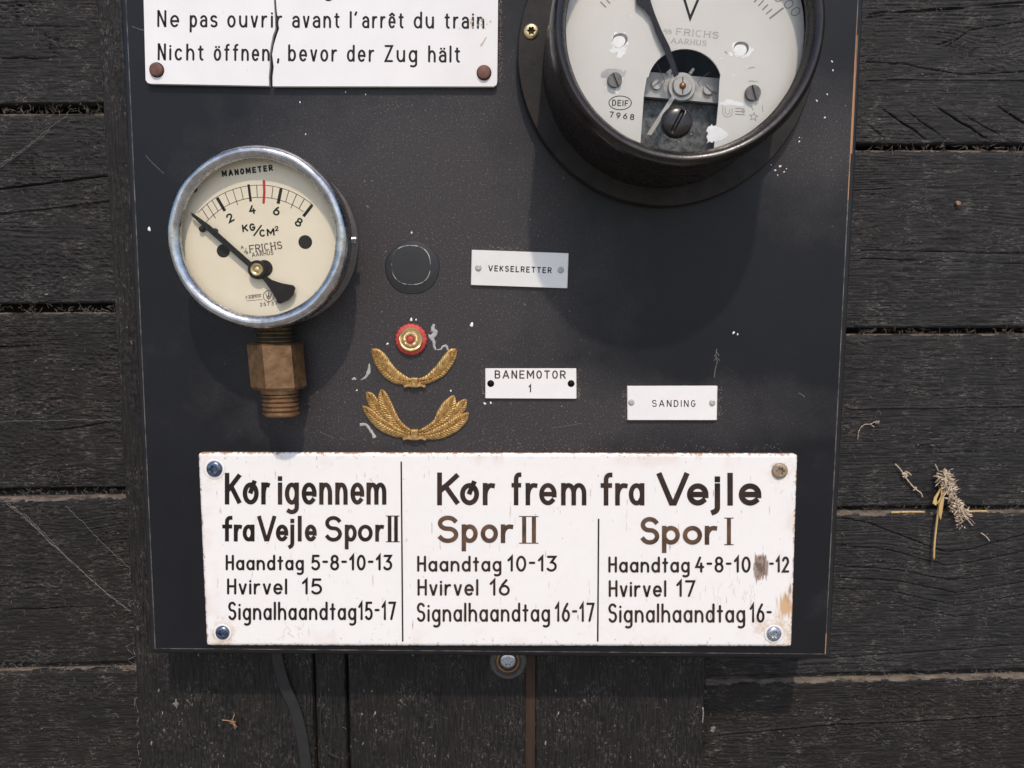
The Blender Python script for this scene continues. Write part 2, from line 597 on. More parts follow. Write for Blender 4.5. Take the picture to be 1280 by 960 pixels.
def glass_mat():
    m, nt, b = new_mat("clear instrument glass")
    out = nt.nodes["Material Output"]
    nt.nodes.remove(b)
    tr = nt.nodes.new("ShaderNodeBsdfTransparent"); tr.inputs[0].default_value = (.96, .96, .95, 1)
    gl = nt.nodes.new("ShaderNodeBsdfGlossy"); gl.inputs["Roughness"].default_value = .04
    lf = nt.nodes.new("ShaderNodeLayerWeight"); lf.inputs[0].default_value = .5
    pw = nt.nodes.new("ShaderNodeMath"); pw.operation = 'POWER'; pw.inputs[1].default_value = 4.0
    nt.links.new(lf.outputs["Facing"], pw.inputs[0])
    lw = nt.nodes.new("ShaderNodeMath"); lw.operation = 'MULTIPLY_ADD'; lw.inputs[1].default_value = .9; lw.inputs[2].default_value = .008
    nt.links.new(pw.outputs[0], lw.inputs[0])
    mx = nt.nodes.new("ShaderNodeMixShader")
    nt.links.new(lw.outputs[0], mx.inputs[0]); nt.links.new(tr.outputs[0], mx.inputs[1]); nt.links.new(gl.outputs[0], mx.inputs[2])
    nt.links.new(mx.outputs[0], out.inputs[0])
    return m


M = {
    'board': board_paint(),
    'edge': surface("gloss black edge paint", (.008, .008, .009), (.014, .013, .014), 60, (.3, .45), bmp=.00003, bscale=700),
    'worn_line': edge_worn("worn paint line", (.03, .03, .03), (.22, .2, .18), .42, .7, (1, 1, 1), 120),
    'worn_wood': edge_worn("edge rubbed to bare wood", (.02, .018, .016), (.42, .21, .10), .36, .52, (1, 1, .12), 160),
    'plank': plank_mat("tarred black plank"),
    'plank_dark': plank_mat("tarred darker plank", brown=.45),
    'plank_brown': plank_mat("tarred brownish plank", brown=1.0),
    'plank_v': plank_mat("tarred upright plank", True, .6),
    'dusty': surface("dusty raw plank edge", (.035, .027, .022), (.165, .13, .10), 420, (.8, .95), bmp=.0002, bscale=1600, scl=(.3, 1, 1)),
    'dark': surface("dark void paint", (.006, .006, .006), (.012, .011, .01), 30, (.8, .9)),
    'rustwood': surface("rust brown batten", (.010, .006, .0035), (.050, .022, .010), 260, (.7, .9), bmp=.0001, scl=(1, 1, .1)),
    'plastic': surface("white laminate", (.74, .72, .715), (.80, .78, .77), 40, (.35, .5), bmp=.00001, bscale=300, speck=(700, .755, (.3, .26, .22))),
    'alu_white': surface("white engraved plate", (.76, .735, .725), (.82, .795, .78), 60, (.3, .42), bmp=.00001, bscale=500),
    'satin': surface("satin pale metal plate", (.68, .67, .65), (.75, .74, .72), 70, (.35, .45), metal=.15, bmp=.00001, bscale=500),
    'enamel': attr_mat("white vitreous enamel", .16, .5, 0, .00006),
    'ink': surface("black engraving", (.006, .0055, .0055), (.014, .012, .012), 250, (.5, .65), spec=.25),
    'ink_brown': surface("brownish engraving", (.045, .026, .024), (.085, .05, .045), 250, (.5, .6)),
    'paint_black': surface("black letter enamel", (.005, .0042, .0042), (.018, .012, .010), 160, (.45, .6), spec=.3),
    'paint_mid': surface("dark brown letter enamel", (.009, .0058, .0052), (.048, .026, .018), 110, (.45, .6), spec=.3),
    'paint_brown': surface("faded brown letter enamel", (.045, .025, .016), (.150, .085, .052), 130, (.45, .6), spec=.3),
    'rivet': surface("copper brown rivet", (.10, .042, .032), (.19, .085, .065), 500, (.45, .65), metal=.3, bmp=.00005, bscale=1500),
    'chrome': surface("scuffed chrome", (.32, .325, .34), (.60, .60, .61), 260, (.12, .36), metal=1.0, bmp=.00005, bscale=330, detail=6),
    'case': surface("dull grey brown case metal", (.16, .145, .14), (.30, .275, .26), 260, (.4, .6), metal=.2, bmp=.00008, bscale=800),
    'brass': surface("tarnished brass", (.155, .086, .042), (.30, .180, .095), 230, (.36, .58), metal=.75, bmp=.00008, bscale=900),
    'brass_dark': surface("greenish black brass thread", (.05, .04, .025), (.13, .095, .05), 400, (.4, .6), metal=.7),
    'brass_bright': surface("bright brass", (.55, .42, .20), (.72, .58, .32), 600, (.25, .4), metal=.9),
    'gold': surface("gilt stamped metal", (.28, .16, .05), (.66, .45, .19), 620, (.36, .55), metal=.62, bmp=.00005, bscale=1500),
    'gold_pale': surface("pale gilt metal", (.50, .36, .17), (.74, .60, .36), 500, (.3, .45), metal=.7),
    'red': surface("red cloth enamel", (.40, .03, .024), (.58, .075, .06), 500, (.5, .7), bmp=.0001, bscale=1500),
    'red_mark': surface("red painted mark", (.35, .01, .015), (.5, .02, .03), 700, (.5, .6)),
    'cream': surface("cream dial", (.74, .655, .505), (.80, .725, .585), 25, (.4, .5), speck=(420, .76, (.25, .18, .12))),
    'dial_grey': surface("pale grey dial", (.60, .575, .54), (.66, .635, .60), 22, (.35, .45), metal=.1, speck=(600, .77, (.2, .17, .15))),
    'dial_print': surface("grey dial print", (.16, .15, .145), (.24, .23, .22), 300, (.5, .6)),
    'dial_faint': surface("faint embossed print", (.33, .305, .29), (.43, .40, .38), 300, (.5, .6)),
    'bakelite': surface("dark brown bakelite", (.008, .006, .0055), (.019, .0135, .0118), 60, (.17, .36), bmp=.00008, bscale=350, speck=(900, .76, (.09, .07, .06))),
    'flange': surface("grimy black flange", (.009, .0078, .0074), (.024, .020, .018), 90, (.5, .65), bmp=.00008, bscale=900, spec=.28),
    'blackm': surface("black needle enamel", (.004, .004, .0045), (.009, .009, .0095), 300, (.45, .6), spec=.3),
    'navy': surface("blue black needle enamel", (.004, .004, .007), (.009, .009, .016), 300, (.5, .6), spec=.25),
    'steel': surface("dull steel", (.36, .35, .34), (.50, .48, .46), 400, (.4, .55), metal=.2, bmp=.00003, bscale=1500),
    'steel_dark': surface("dark steel", (.10, .095, .09), (.2, .19, .18), 500, (.4, .55), metal=.6, bmp=.00003),
    'zinc': surface("zinc screw metal", (.36, .40, .46), (.62, .66, .72), 900, (.18, .38), metal=1.0, bmp=.00006, bscale=1500),
    'zinc_blue': surface("blue passivated screw metal", (.07, .09, .14), (.24, .29, .40), 700, (.2, .4), metal=1.0, bmp=.00006, bscale=1500),
    'washer_tan': surface("weathered tan screw head", (.22, .16, .11), (.42, .33, .24), 700, (.45, .65), metal=.3, bmp=.00005),
    'white_chip': surface("bare bright metal chip", (.78, .78, .79), (.9, .9, .9), 300, (.3, .5), bmp=.00006),
    'grey_chip': surface("grey undercoat chip", (.35, .35, .36), (.5, .5, .5), 300, (.5, .6)),
    'glue': surface("dried pale glue", (.30, .29, .29), (.46, .44, .43), 500, (.4, .6), bmp=.00008),
    'scratch': surface("pale paint scratch", (.08, .075, .072), (.2, .185, .175), 600, (.5, .7)),
    'speck': surface("reddish grit", (.12, .07, .055), (.30, .19, .15), 900, (.6, .8)),
    'plug': surface("fresh black filler", (.012, .0125, .014), (.02, .0205, .023), 120, (.4, .5), bmp=.00005, bscale=500),
    'glue_edge': edge_worn("scuffed rim", (.03, .03, .03), (.42, .40, .38), .45, .56, (1, 1, 1), 150),
    'rubber': surface("matt black rubber", (.008, .0078, .0078), (.015, .0145, .0145), 150, (.6, .75)),
    'straw': surface("dry straw", (.42, .27, .10), (.60, .42, .19), 500, (.55, .7), scl=(1, 1, .2)),
    'chaff': surface("pale dry chaff", (.42, .32, .23), (.68, .56, .44), 700, (.6, .8)),
    'web': surface("pale cobweb silk", (.16, .145, .13), (.32, .30, .28), 700, (.6, .8)),
    'lint': surface("grey brown lint", (.11, .09, .075), (.30, .25, .21), 300, (.7, .9)),
    'chip': surface("orange bark chip", (.20, .10, .05), (.38, .22, .13), 700, (.6, .8)),
    'ground': surface("pale gravel ground", (.24, .22, .19), (.34, .31, .27), 20, (.85, .95)),
    'glass': glass_mat(),
}
M['poly'] = surface("cloudy plastic washer", (.17, .165, .16), (.27, .26, .25), 300, (.25, .4))
M['poly'].node_tree.nodes["Principled BSDF"].inputs["Transmission Weight"].default_value = .75
M['poly'].node_tree.nodes["Principled BSDF"].inputs["Roughness"].default_value = .1

# ------------------------------------------------------------------ numpy noise
def _hash(ix, iy, seed):
    h = (ix.astype(np.int64) * 374761393 + iy.astype(np.int64) * 668265263 + seed * 974634777) & 0xFFFFFFFF
    h = ((h ^ (h >> 13)) * 1274126177) & 0xFFFFFFFF
    h = h ^ (h >> 16)
    return (h & 0xFFFF) / 65535.0


def vnoise(x, y, seed=0):
    ix, iy = np.floor(x), np.floor(y)
    fx, fy = x - ix, y - iy
    fx = fx * fx * (3 - 2 * fx); fy = fy * fy * (3 - 2 * fy)
    a = _hash(ix, iy, seed); b = _hash(ix + 1, iy, seed)
    c = _hash(ix, iy + 1, seed); d = _hash(ix + 1, iy + 1, seed)
    return (a * (1 - fx) + b * fx) * (1 - fy) + (c * (1 - fx) + d * fx) * fy


def fbm(x, y, seed=0, o=4):
    s, a, t = 0, 1.0, 0
    for k in range(o):
        s = s + a * vnoise(x * 2 ** k, y * 2 ** k, seed + k * 17); t += a; a *= .55
    return s / t


def grid_object(name, X, Y, Z, mats, skirt=0.0, parent=None, colors=None, smooth=True, skirt_mats=(0, 0, 0, 0), face_m=None):
    """a sheet of (nv, nu) points plus side walls going back skirt metres"""
    nv, nu = X.shape
    V = np.stack([X, Y, Z], -1).reshape(-1, 3)
    idx = np.arange(nv * nu).reshape(nv, nu)
    q = np.stack([idx[:-1, :-1], idx[:-1, 1:], idx[1:, 1:], idx[1:, :-1]], -1).reshape(-1, 4)
    mi = [np.zeros(len(q), int) if face_m is None else face_m.reshape(-1)]
    quads = [q]
    if skirt > 0:
        base = len(V)
        for (line, mm) in ((idx[0, :], skirt_mats[0]), (idx[:, -1], skirt_mats[1]), (idx[-1, ::-1], skirt_mats[2]), (idx[::-1, 0], skirt_mats[3])):
            low = V[line].copy(); low[:, 1] = low[:, 1].mean() + skirt
            li = base + np.arange(len(line)); base += len(line)
            V = np.vstack([V, low])
            quads.append(np.stack([line[:-1], li[:-1], li[1:], line[1:]], -1))
            mi.append(np.full(len(line) - 1, mm))
    quads = np.vstack(quads); mi = np.concatenate(mi)
    org = np.array(ORG[parent.name]) if parent is not None else np.array([X.mean(), Y.mean(), Z.min()])
    me = bpy.data.meshes.new(name)
    me.vertices.add(len(V)); me.vertices.foreach_set("co", (V - org).astype(np.float32).ravel())
    me.loops.add(len(quads) * 4); me.loops.foreach_set("vertex_index", quads.astype(np.int32).ravel())
    me.polygons.add(len(quads))
    me.polygons.foreach_set("loop_start", np.arange(0, len(quads) * 4, 4, dtype=np.int32))
    for m in mats: me.materials.append(m)
    me.polygons.foreach_set("material_index", mi.astype(np.int32))
    me.polygons.foreach_set("use_smooth", np.ones(len(quads), bool))
    me.update(calc_edges=True)
    if skirt > 0: me.set_sharp_from_angle(angle=math.radians(60))
    if colors is not None:
        at_ = me.color_attributes.new("Col", 'FLOAT_COLOR', 'POINT')
        cc = np.ones((len(V), 4), np.float32); cc[:nv * nu, :3] = colors.reshape(-1, 3)
        cc[nv * nu:, :3] = (.25, .18, .13)
        at_.data.foreach_set("color", cc.ravel())
    o = bpy.data.objects.new(name, me); COL.objects.link(o)
    if parent is not None: o.parent = parent
    else: o.location = org
    ORG[o.name] = Vector(org)
    return o


# ------------------------------------------------------------------ the wall of planks
H_PL = -39 * MM          # face of the horizontal planks
H_UP = -28 * MM          # face of the upright planks


def plank(corners, h, seed, label, mat='plank', vertical=False, dips=(), cracks=(), knots=(), rough=1.0, ledge=True, grooves=(), step=.42, dust_w=.35):
    """corners in photo px: start-top, end-top, end-bottom, start-bottom along the grain"""
    c = [at(x, y, h) for x, y in corners]
    Lu = (c[1] - c[0]).length * 1000; Lv = (c[3] - c[0]).length * 1000
    nu, nv = int(Lu / step) + 2, int(Lv / step) + 2
    s = np.linspace(0, 1, nu)[None, :]; t = np.linspace(0, 1, nv)[:, None]
    def bil(k): return ((1 - s) * (1 - t) * c[0][k] + s * (1 - t) * c[1][k] + s * t * c[2][k] + (1 - s) * t * c[3][k])
    X, Z = bil(0), bil(2)
    U = s * Lu + 0 * t; V = t * Lv + 0 * s
    f = V + 5 * (fbm(U / 70, V / 40, seed, 3) - .5)

    def loc(px, py):
        p = at(px, py, h)
        e = (c[1] - c[0]).normalized(); g = (c[3] - c[0]).normalized()
        return (p - c[0]).dot(e) * 1000, (p - c[0]).dot(g) * 1000
    for (px, py, A, su, sv) in dips:
        u0, v0 = loc(px, py)
        f = f + A * np.exp(-((U - u0) / su) ** 2 - ((V - v0) / sv) ** 2)
    for (px, py, r) in knots:
        u0, v0 = loc(px, py)
        rr = np.sqrt(((U - u0) / 1.6) ** 2 + (V - v0) ** 2)
        f = f + np.sign(V - v0) * r * 1.3 * np.exp(-(rr / (r * 1.8)) ** 2)
    sp = 3.6 + 2.2 * vnoise(f / 14, f * 0, seed + 5)
    ph = f / sp + 0.8 * vnoise(f / 3, U / 120, seed + 9)
    saw = ph - np.floor(ph)
    gate = np.clip((fbm(U / 25, f / 6, seed + 3, 3) - .38) * 4, 0, 1)
    hgt = -.20 * np.exp(-((saw - .5) / .055) ** 2) * gate + .10 * (np.abs(saw - .5) - .25)
    # fine fibres, rough sawn fuzz in patches
    hgt = hgt + .42 * (fbm(U / 9, f / .9, seed + 21, 3) - .5)
    patch = np.clip((fbm(U / 22, V / 14, seed + 33, 3) - .36) * 3.4, 0, 1)
    fuzz = fbm(U / 1.9, V / 1.0, seed + 41, 3) - .5
    hgt = hgt + 1.25 * rough * (.18 + patch) * fuzz
    hgt = hgt + .5 * (fbm(U / 60, V / 30, seed + 55, 2) - .5)
    g2 = np.clip((fbm(U / 40, V / 16, seed + 13, 3) - .42) * 4, 0, 1)
    hgt = hgt + .16 * g2 * np.sin(2 * math.pi * f / (1.35 + .3 * vnoise(f / 9, f * 0, seed)) + 3 * vnoise(U / 30, f / 2, seed + 8))
    for (px, py, r) in knots:
        u0, v0 = loc(px, py)
        rr = np.sqrt(((U - u0) / 1.3) ** 2 + (V - v0) ** 2)
        wob = rr + 1.6 * (fbm(U / 4, V / 3, seed + 60, 3) - .5)
        hgt = hgt - 1.0 * np.exp(-((wob - r) / .8) ** 2) * np.clip(vnoise(U / 5, V / 4, seed + 2) * 3 - 1.1, 0, 1) + .3 * np.exp(-(rr / (r * .7)) ** 2) - .5 * np.exp(-((wob - r * .55) / .5) ** 2) * np.clip(vnoise(U / 3, V / 3, seed + 4) * 3 - 1.4, 0, 1)
    for (x0, y0, x1, y1, wd, dp) in cracks:
        a = np.array(loc(x0, y0)); b = np.array(loc(x1, y1)); d = b - a; L = np.hypot(*d); d = d / L
        al = (U - a[0]) * d[0] + (V - a[1]) * d[1]
        ac = -(U - a[0]) * d[1] + (V - a[1]) * d[0] + .8 * (vnoise(al / 6, al * 0, seed + 71) - .5)
        k = np.clip(al / L, 0, 1)
        hgt = hgt - 1.5 * dp * np.exp(-(ac / (wd * 1.2)) ** 2) * np.clip(np.sin(math.pi * k * .85 + .35), 0, 1) * ((al > 0) & (al < L))
    for (pp, wd, dp) in grooves:
        cu = np.array([loc(*p) for p in pp]); o_ = np.argsort(cu[:, 0])
        vv = np.interp(U, cu[o_, 0], cu[o_, 1])
        inside = (U > cu[:, 0].min()) & (U < cu[:, 0].max())
        ac = V - vv + .5 * (vnoise(U / 8, U * 0, seed + 81) - .5)
        hgt = hgt - 1.7 * dp * np.exp(-(ac / (wd * 1.25)) ** 2) * inside
    # rounded, nibbled edges
    for k_, dist in enumerate((V, Lv - V)):
        e = dist + .9 * (fbm(U / 7, U * 0 + seed, seed + 90, 4) - .5)
        if k_ == 0 and ledge: hgt = hgt - 2.4 * np.clip(1 - e / 2.2, 0, 1) ** 1.3
        else: hgt = hgt - 1.5 * np.clip(1 - e / 1.1, 0, 1) ** 2
    # ragged edge line
    wob = .5 * (fbm(U / 12, U * 0, seed + 95, 4) - .5) / 1000
    g = (c[3] - c[0]).normalized()
    fall = np.exp(-V / 2.5) - 0
    X = X + g.x * wob * fall; Z = Z + g.z * wob * fall
    Y = -h - hgt / 1000
    sk = (1, 0, 0, 0) if ledge else (0, 0, 0, 0)
    face_m = None
    if ledge:
        face_m = (V + 3.4 * (fbm(U / 7, V / 1.6, seed + 77, 5) - .5) < dust_w)[:-1, :-1].astype(int)
    o = grid_object("wooden_plank", X, Y, Z, [M[mat], M['dusty']], skirt=17 * MM, skirt_mats=sk, face_m=face_m)
    return tag(o, label, "plank", "black tarred planks of the wall")


# left of the board, rows from the top down: (top-left, top-right, bottom-right, bottom-left)
XL = -230
def lrow(tl, tr, br, bl, *a, **k): return plank([(XL, tl), (tr[0], tr[1]), (br[0], br[1]), (XL, bl)], H_PL, *a, **k)

lrow(-330, (112, -322), (120, -105), -106, 101, "dark plank above the top left corner of the picture, mostly cut off")
lrow(-98, (121, -98), (133, 129), 133, 102, "left hand plank at the top, beside the cracked white sign", mat='plank_dark', rough=1.2,
     cracks=[(0, 98, 80, 105, .3, .5), (30, 60, 120, 70, .25, .4)])
lrow(142, (134, 141), (147, 379), 382, 103, "left hand plank with two long ridge lines, beside the round gauge", mat='plank_dark', rough=1.1,
     grooves=[([(-230, 260), (0, 260), (70, 258), (142, 257)], .35, 1.0), ([(-230, 291), (0, 290), (80, 289), (145, 287)], .3, -.5)])
lrow(393, (148, 390), (160, 609), 614, 104, "brownish left hand plank level with the brass fitting", mat='plank_brown', rough=1.0,
     dips=[(60, 500, 7, 25, 14)], cracks=[(-20, 455, 60, 462, .25, .9), (70, 570, 150, 566, .22, .8)], knots=[(40, 545, 4.5)])
lrow(627, (161, 620), (172, 828), 836, 105, "left hand plank crossed by a long slanting cobweb strand", mat='plank_brown', rough=.9, dust_w=1.3,
     dips=[(80, 700, -6, 30, 15)], cracks=[(20, 790, 130, 797, .25, .9)])
lrow(843, (173, 835), (181, 1052), 1058, 106, "left hand plank in the bottom corner of the picture", mat='plank_brown', rough=1.0)

XR = 1530
def rrow(tl, tr, br, bl, *a, **k): return plank([tl, (XR, tr), (XR, br), bl], H_PL, *a, **k)

rrow((912, -262), -260, -50, (905, -50), 201, "dark plank above the top right corner of the picture, mostly cut off")
rrow((905, -44), -44, 180, (897, 180), 202, "top right plank with a knot and slanting cracks", rough=.5,
     knots=[(1232, 75, 6.5)], dips=[(1180, 95, 5, 30, 14)],
     cracks=[(1098, 138, 1156, 180, .22, 1.1), (1124, 138, 1178, 180, .18, .7), (1166, 138, 1230, 180, .26, 1.3), (1196, 146, 1252, 180, .18, .7),
             (1238, 136, 1300, 178, .26, 1.2), (1300, 140, 1350, 178, .25, 1.0), (1080, 158, 1104, 177, .2, .7), (1165, 60, 1190, 52, .25, .7)],
     grooves=[([(1082, 22), (1110, 18), (1160, 12), (1290, 9)], .3, -.35), ([(1085, 19), (1150, 16), (1290, 5)], .3, .5),
              ([(1080, 79), (1130, 83), (1165, 90), (1200, 96), (1300, 92)], .25, .45), ([(1080, 101), (1150, 101), (1290, 103)], .25, -.35),
              ([(1180, 60), (1210, 40), (1290, 28)], .25, .45)])
rrow((897, 187), 187, 409, (889, 411), 203, "right hand plank with an orange bark chip stuck on it", rough=.55,
     grooves=[([(1072, 315), (1160, 318), (1300, 322)], .25, .4), ([(1072, 325), (1180, 331), (1300, 335)], .2, .35)], dips=[(1150, 270, 5, 35, 12)])
rrow((889, 418), 417, 631, (881, 635), 204, "right hand plank with a curled fluff thread on it", rough=.5,
     grooves=[([(1060, 513), (1300, 512)], .3, -.4)])
rrow((881, 641), 637, 832, (873, 846), 205, "right hand plank with sagging wavy grain under the dried grass", rough=.42, dust_w=1.3,
     dips=[(1185, 700, -8, 22, 26)],
     grooves=[([(1052, 651), (1085, 658), (1130, 676), (1180, 697), (1215, 693), (1300, 672)], .24, .6),
              ([(1050, 686), (1110, 692), (1180, 714), (1230, 708), (1300, 694)], .22, .6),
              ([(1049, 712), (1120, 718), (1185, 733), (1240, 728), (1300, 715)], .2, .5),
              ([(1048, 727), (1120, 732), (1190, 749), (1250, 742), (1300, 733)], .2, .55),
              ([(1046, 741), (1110, 744), (1190, 766), (1260, 757), (1300, 750)], .2, .5),
              ([(1046, 757), (1120, 761), (1190, 780), (1300, 768)], .2, .45),
              ([(1040, 828), (1300, 818)], .3, .45)])
rrow((873, 852), 839, 1052, (866, 1066), 206, "right hand plank in the bottom corner, under the board's shadow", mat='plank_brown', rough=1.15, dust_w=1.6,
     grooves=[([(900, 918), (1030, 909), (1160, 906), (1300, 902)], .3, -.5), ([(900, 921), (1030, 912), (1160, 909), (1300, 905)], .3, .5)])


# upright planks behind the board; start-top = upper end, grain runs down
def uprow(x0b, x1b, seed, label, h=H_UP, **k):
    def up(xb): return (640 + (xb - 640) * 1.168, -420), (640 + (xb - 640) * .973, 1150)
    (ax, ay), (bx, by) = up(x0b); (cx, cy), (dx, dy) = up(x1b)
    # along the grain first: corners start-top(left), end-top(left bottom), end(right bottom), start(right top)
    return plank([(ax, ay), (bx, by), (dx, dy), (cx, cy)], h, seed, label, mat='plank_v', vertical=True, ledge=False, step=.8, **k)


uprow(174, 393, 301, "wide upright plank at bottom left with the black strap hanging over it", rough=1.0)
uprow(396, 434, 302, "narrow upright strip beside the thin black wire", h=H_UP - 1.5 * MM, rough=.5)
uprow(437, 657, 303, "upright plank left of the rusty brown batten, under the sign", rough=.8)
uprow(669, 879, 304, "upright plank right of the rusty brown batten, below the board", rough=.7)
mb = MB()
a = at(657, 900, H_UP - 1.2 * MM); b = at(669, 900, H_UP - 1.2 * MM)
box(mb, a.x, b.x, 29.4 * MM, 40 * MM, -.30, .30)
tag(mb.build("rusty_batten", M['rustwood'], origin=(a.x, .03, -.3)), "thin rust brown strip in the joint between two upright planks", "batten")

mb = MB()
box(mb, -1.2, 1.2, 58 * MM, 80 * MM, -1.3, 1.0)
tag(mb.build("backing_wall", M['dark'], origin=(0, .07, -1.3)), "black wall seen only through the gaps between the planks", "wall")
mb = MB()
mb.add([(-30, -60, -1.3), (30, -60, -1.3), (30, 6, -1.3), (-30, 6, -1.3)], [(0, 1, 2, 3)])  # unseen ground sheet, added for bounce light and chrome reflections
tag(mb.build("ground", M['ground']), kind="structure")

# ------------------------------------------------------------------ the black board
TOPY = -330
def line_x(p, q, y): return p[0] + (q[0] - p[0]) * (y - p[1]) / (q[1] - p[1])

inner = [(line_x((158, 0), (194.5, 810), TOPY), TOPY), (line_x((1072, 0), (1031, 817), TOPY), TOPY), (1031, 817), (194.5, 810)]
W = [at(x, y, 0) for x, y in inner]
board = thing("instrument_board", (0, 0, W[2].z), "black painted display board carrying the gauges and white signs", "board")
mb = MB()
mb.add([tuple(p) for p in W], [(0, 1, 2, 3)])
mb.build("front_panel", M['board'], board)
dirs = [(-1, 1), (1, 1), (1, -1), (-1, -1)]
prof = [(0, 0), (.45 * MM, -.12 * MM), (1.3 * MM, -.7 * MM), (2.6 * MM, -1.6 * MM), (3.6 * MM, -3.0 * MM), (4.3 * MM, -5.2 * MM), (4.5 * MM, -27.8 * MM)]
mb = MB()
loops = []
for (o_, h_) in prof:
    loops.append([(W[k].x + dirs[k][0] * o_, -h_, W[k].z + dirs[k][1] * o_) for k in range(4)])
for q in range(len(prof) - 1):
    for k in range(4):
        j = (k + 1) % 4
        mb.slot = 1 if q == 0 else 0
        if q in (0, 1) and k == 1:
            # right edge rubbed to bare wood in its upper stretch
            n = 40
            for i in range(n):
                t0, t1 = i / n, (i + 1) / n
                L0, L1 = [Vector(loops[q][1]).lerp(Vector(loops[q][2]), t) for t in (t0, t1)]
                M0, M1 = [Vector(loops[q + 1][1]).lerp(Vector(loops[q + 1][2]), t) for t in (t0, t1)]
                yy = TOPY + (817 - TOPY) * (t0 + t1) / 2
                if q == 0: mb.slot = 2 if (-20 < yy < 215 or yy > 800) else 1
                else: mb.slot = 2 if (20 < yy < 150) else 0
                mb.add([L0, L1, M1, M0], [(0, 1, 2, 3)])
            continue
        mb.add([loops[q][k], loops[q][j], loops[q + 1][j], loops[q + 1][k]], [(0, 1, 2, 3)])
mb.build("bevelled_edge", [M['edge'], M['worn_line'], M['worn_wood']], board)

# ------------------------------------------------------------------ helper parts
def torx_screw(name, px, py, h, r_px, mat, parent, dome=.9, cap=True):
    c = at(px, py, h); R = r_px * mpx(py, h)
    mb = MB()
    pr = [(R, 0), (R, .35), (R * .93, .35 + dome * .45), (R * .75, .35 + dome * .85), (R * .55, .35 + dome), (R * .47, .35 + dome * .95), (R * .40, -.2), (R * .05, -.4)]

    def mod(k, r, hh, a):
        if k >= 5 and r > R * .1: r = r * (1 + .2 * math.cos(6 * a))
        return r, h + hh * MM
    lathe(mb, (c.x, c.z), pr, 48, mod=mod)
    return mb.build(name, mat, parent, smooth=True, sharp=40)


def slot_screw(name, px, py, h, r_px, ang, mat, parent, thick=1.2, slot=.16):
    c = at(px, py, h); R = r_px * mpx(py, h)
    mb = MB()
    lathe(mb, (c.x, c.z), [(R, h), (R, h + thick * MM * .45)], 32)
    for s in (0, math.pi):
        a_off = math.asin(slot)
        pts = []
        for i in range(17):
            a = s + a_off + (math.pi - 2 * a_off) * i / 16 + ang
            pts.append((c.x + R * math.cos(a) * .985, c.z + R * math.sin(a) * .985))
        prism(mb, pts, h + thick * MM, h + thick * MM * .4, .12 * MM)
    return mb.build(name, mat, parent)


def pin_head(name, px, py, h, r_px, mat, parent, dome=.8, slot=True):
    c = at(px, py, h); R = r_px * mpx(py, h)
    mb = MB()
    pr = [(R, h), (R * .97, h + dome * .45 * MM), (R * .8, h + dome * .85 * MM), (R * .5, h + dome * MM), (R * .18, h + dome * (.8 if slot else 1.02) * MM), (R * .05, h + dome * (.7 if slot else 1.03) * MM)]
    lathe(mb, (c.x, c.z), pr, 28)
    return mb.build(name, mat, parent, smooth=True, sharp=50)


def rrect(c, r, n=5):
    """four px corners -> rounded outline"""
    out = []
    for k in range(4):
        p = np.array(c[k], float); a = np.array(c[k - 1], float); b = np.array(c[(k + 1) % 4], float)
        da = (a - p) / np.linalg.norm(a - p); db = (b - p) / np.linalg.norm(b - p)
        p0, p1 = p + da * r, p + db * r
        for i in range(n + 1):
            t = i / n
            out.append(tuple((1 - t) ** 2 * p0 + 2 * t * (1 - t) * p + t * t * p1))
    return out


# ------------------------------------------------------------------ cracked white sign at the top
hs = 2.4 * MM
top_sign = thing("warning_sign", at(400, 107, 0), "white plastic sign with a crack down it and two lines of engraved warning text", "sign")
crack = [(336, -140), (341, -60), (343.2, -5), (344.5, 14), (345.5, 24), (346.5, 36), (343.5, 44), (340.5, 56), (338.6, 68), (339.6, 84), (338.3, 96), (338.5, 107.3)]
wl = [2, 2, 1.3, 1.5, 1.7, 2.4, 2.5, 1.8, 1.6, 2.6, 2.4, 2.3]
left = [(176, -140)] + [(x - w, y) for (x, y), w in zip(crack, wl)] + [(188, 104.5), (184.5, 103.5), (182, 100)]
mb = MB(); pxprism(mb, left, hs, .35 * MM)
mb.build("plate_piece", M['plastic'], top_sign)
right = [(x + w, y) for (x, y), w in zip(crack, wl)][::-1]
right = right + [(624, -140), (621.5, 102), (620.5, 106), (617, 108)]
right[0] = (right[0][0], 107.8)
mb = MB(); pxprism(mb, right[::-1], hs, .35 * MM)
mb.build("plate_piece", M['plastic'], top_sign)
for (x, y) in ((196, 87.5), (605, 91)):
    c = at(x, y, hs); R = 8.2 * mpx(y, hs)
    mb = MB(); lathe(mb, (c.x, c.z), [(R * 1.14, hs + .02 * MM), (R * 1.14, hs + .12 * MM), (R * 1.02, hs + .13 * MM)], 32)
    ringm = mb
    mb2 = MB(); lathe(mb2, (c.x, c.z), [(R, hs), (R, hs + 1.0 * MM), (R * .9, hs + 1.35 * MM), (R * .6, hs + 1.5 * MM), (R * .05, hs + 1.55 * MM)], 32)
    rv = mb2.build("rivet", M['rivet'], top_sign, smooth=True, sharp=40)
    ringm.build("rivet_rim", M['ink'], rv)
DIN = {'a': 'A2'}
sh = []
y0, y1 = 37.2, 38.6
def yl(x, a, b): return a + (b - a) * (x - 197) / (606 - 197)
for wd, x0, x1 in (("Ne", 196.5, 224), ("pas", 237, 272), ("ouvrir", 284, 353), ("avant", 365, 425), ("l", 437, 439.4), ("'", 442.5, 447), ("arrêt", 452.5, 505), ("du", 517, 542.5), ("train", 555.5, 605.5)):
    word(sh, wd, x0, yl(x0, 34.0, 36.2), x1, yl(x1, 34.0, 36.2), 21.5, 2.7, .72, alt=DIN, gap=.26)
lettering("lettering", sh, hs + .03 * MM, M['ink'], top_sign)
sh = []
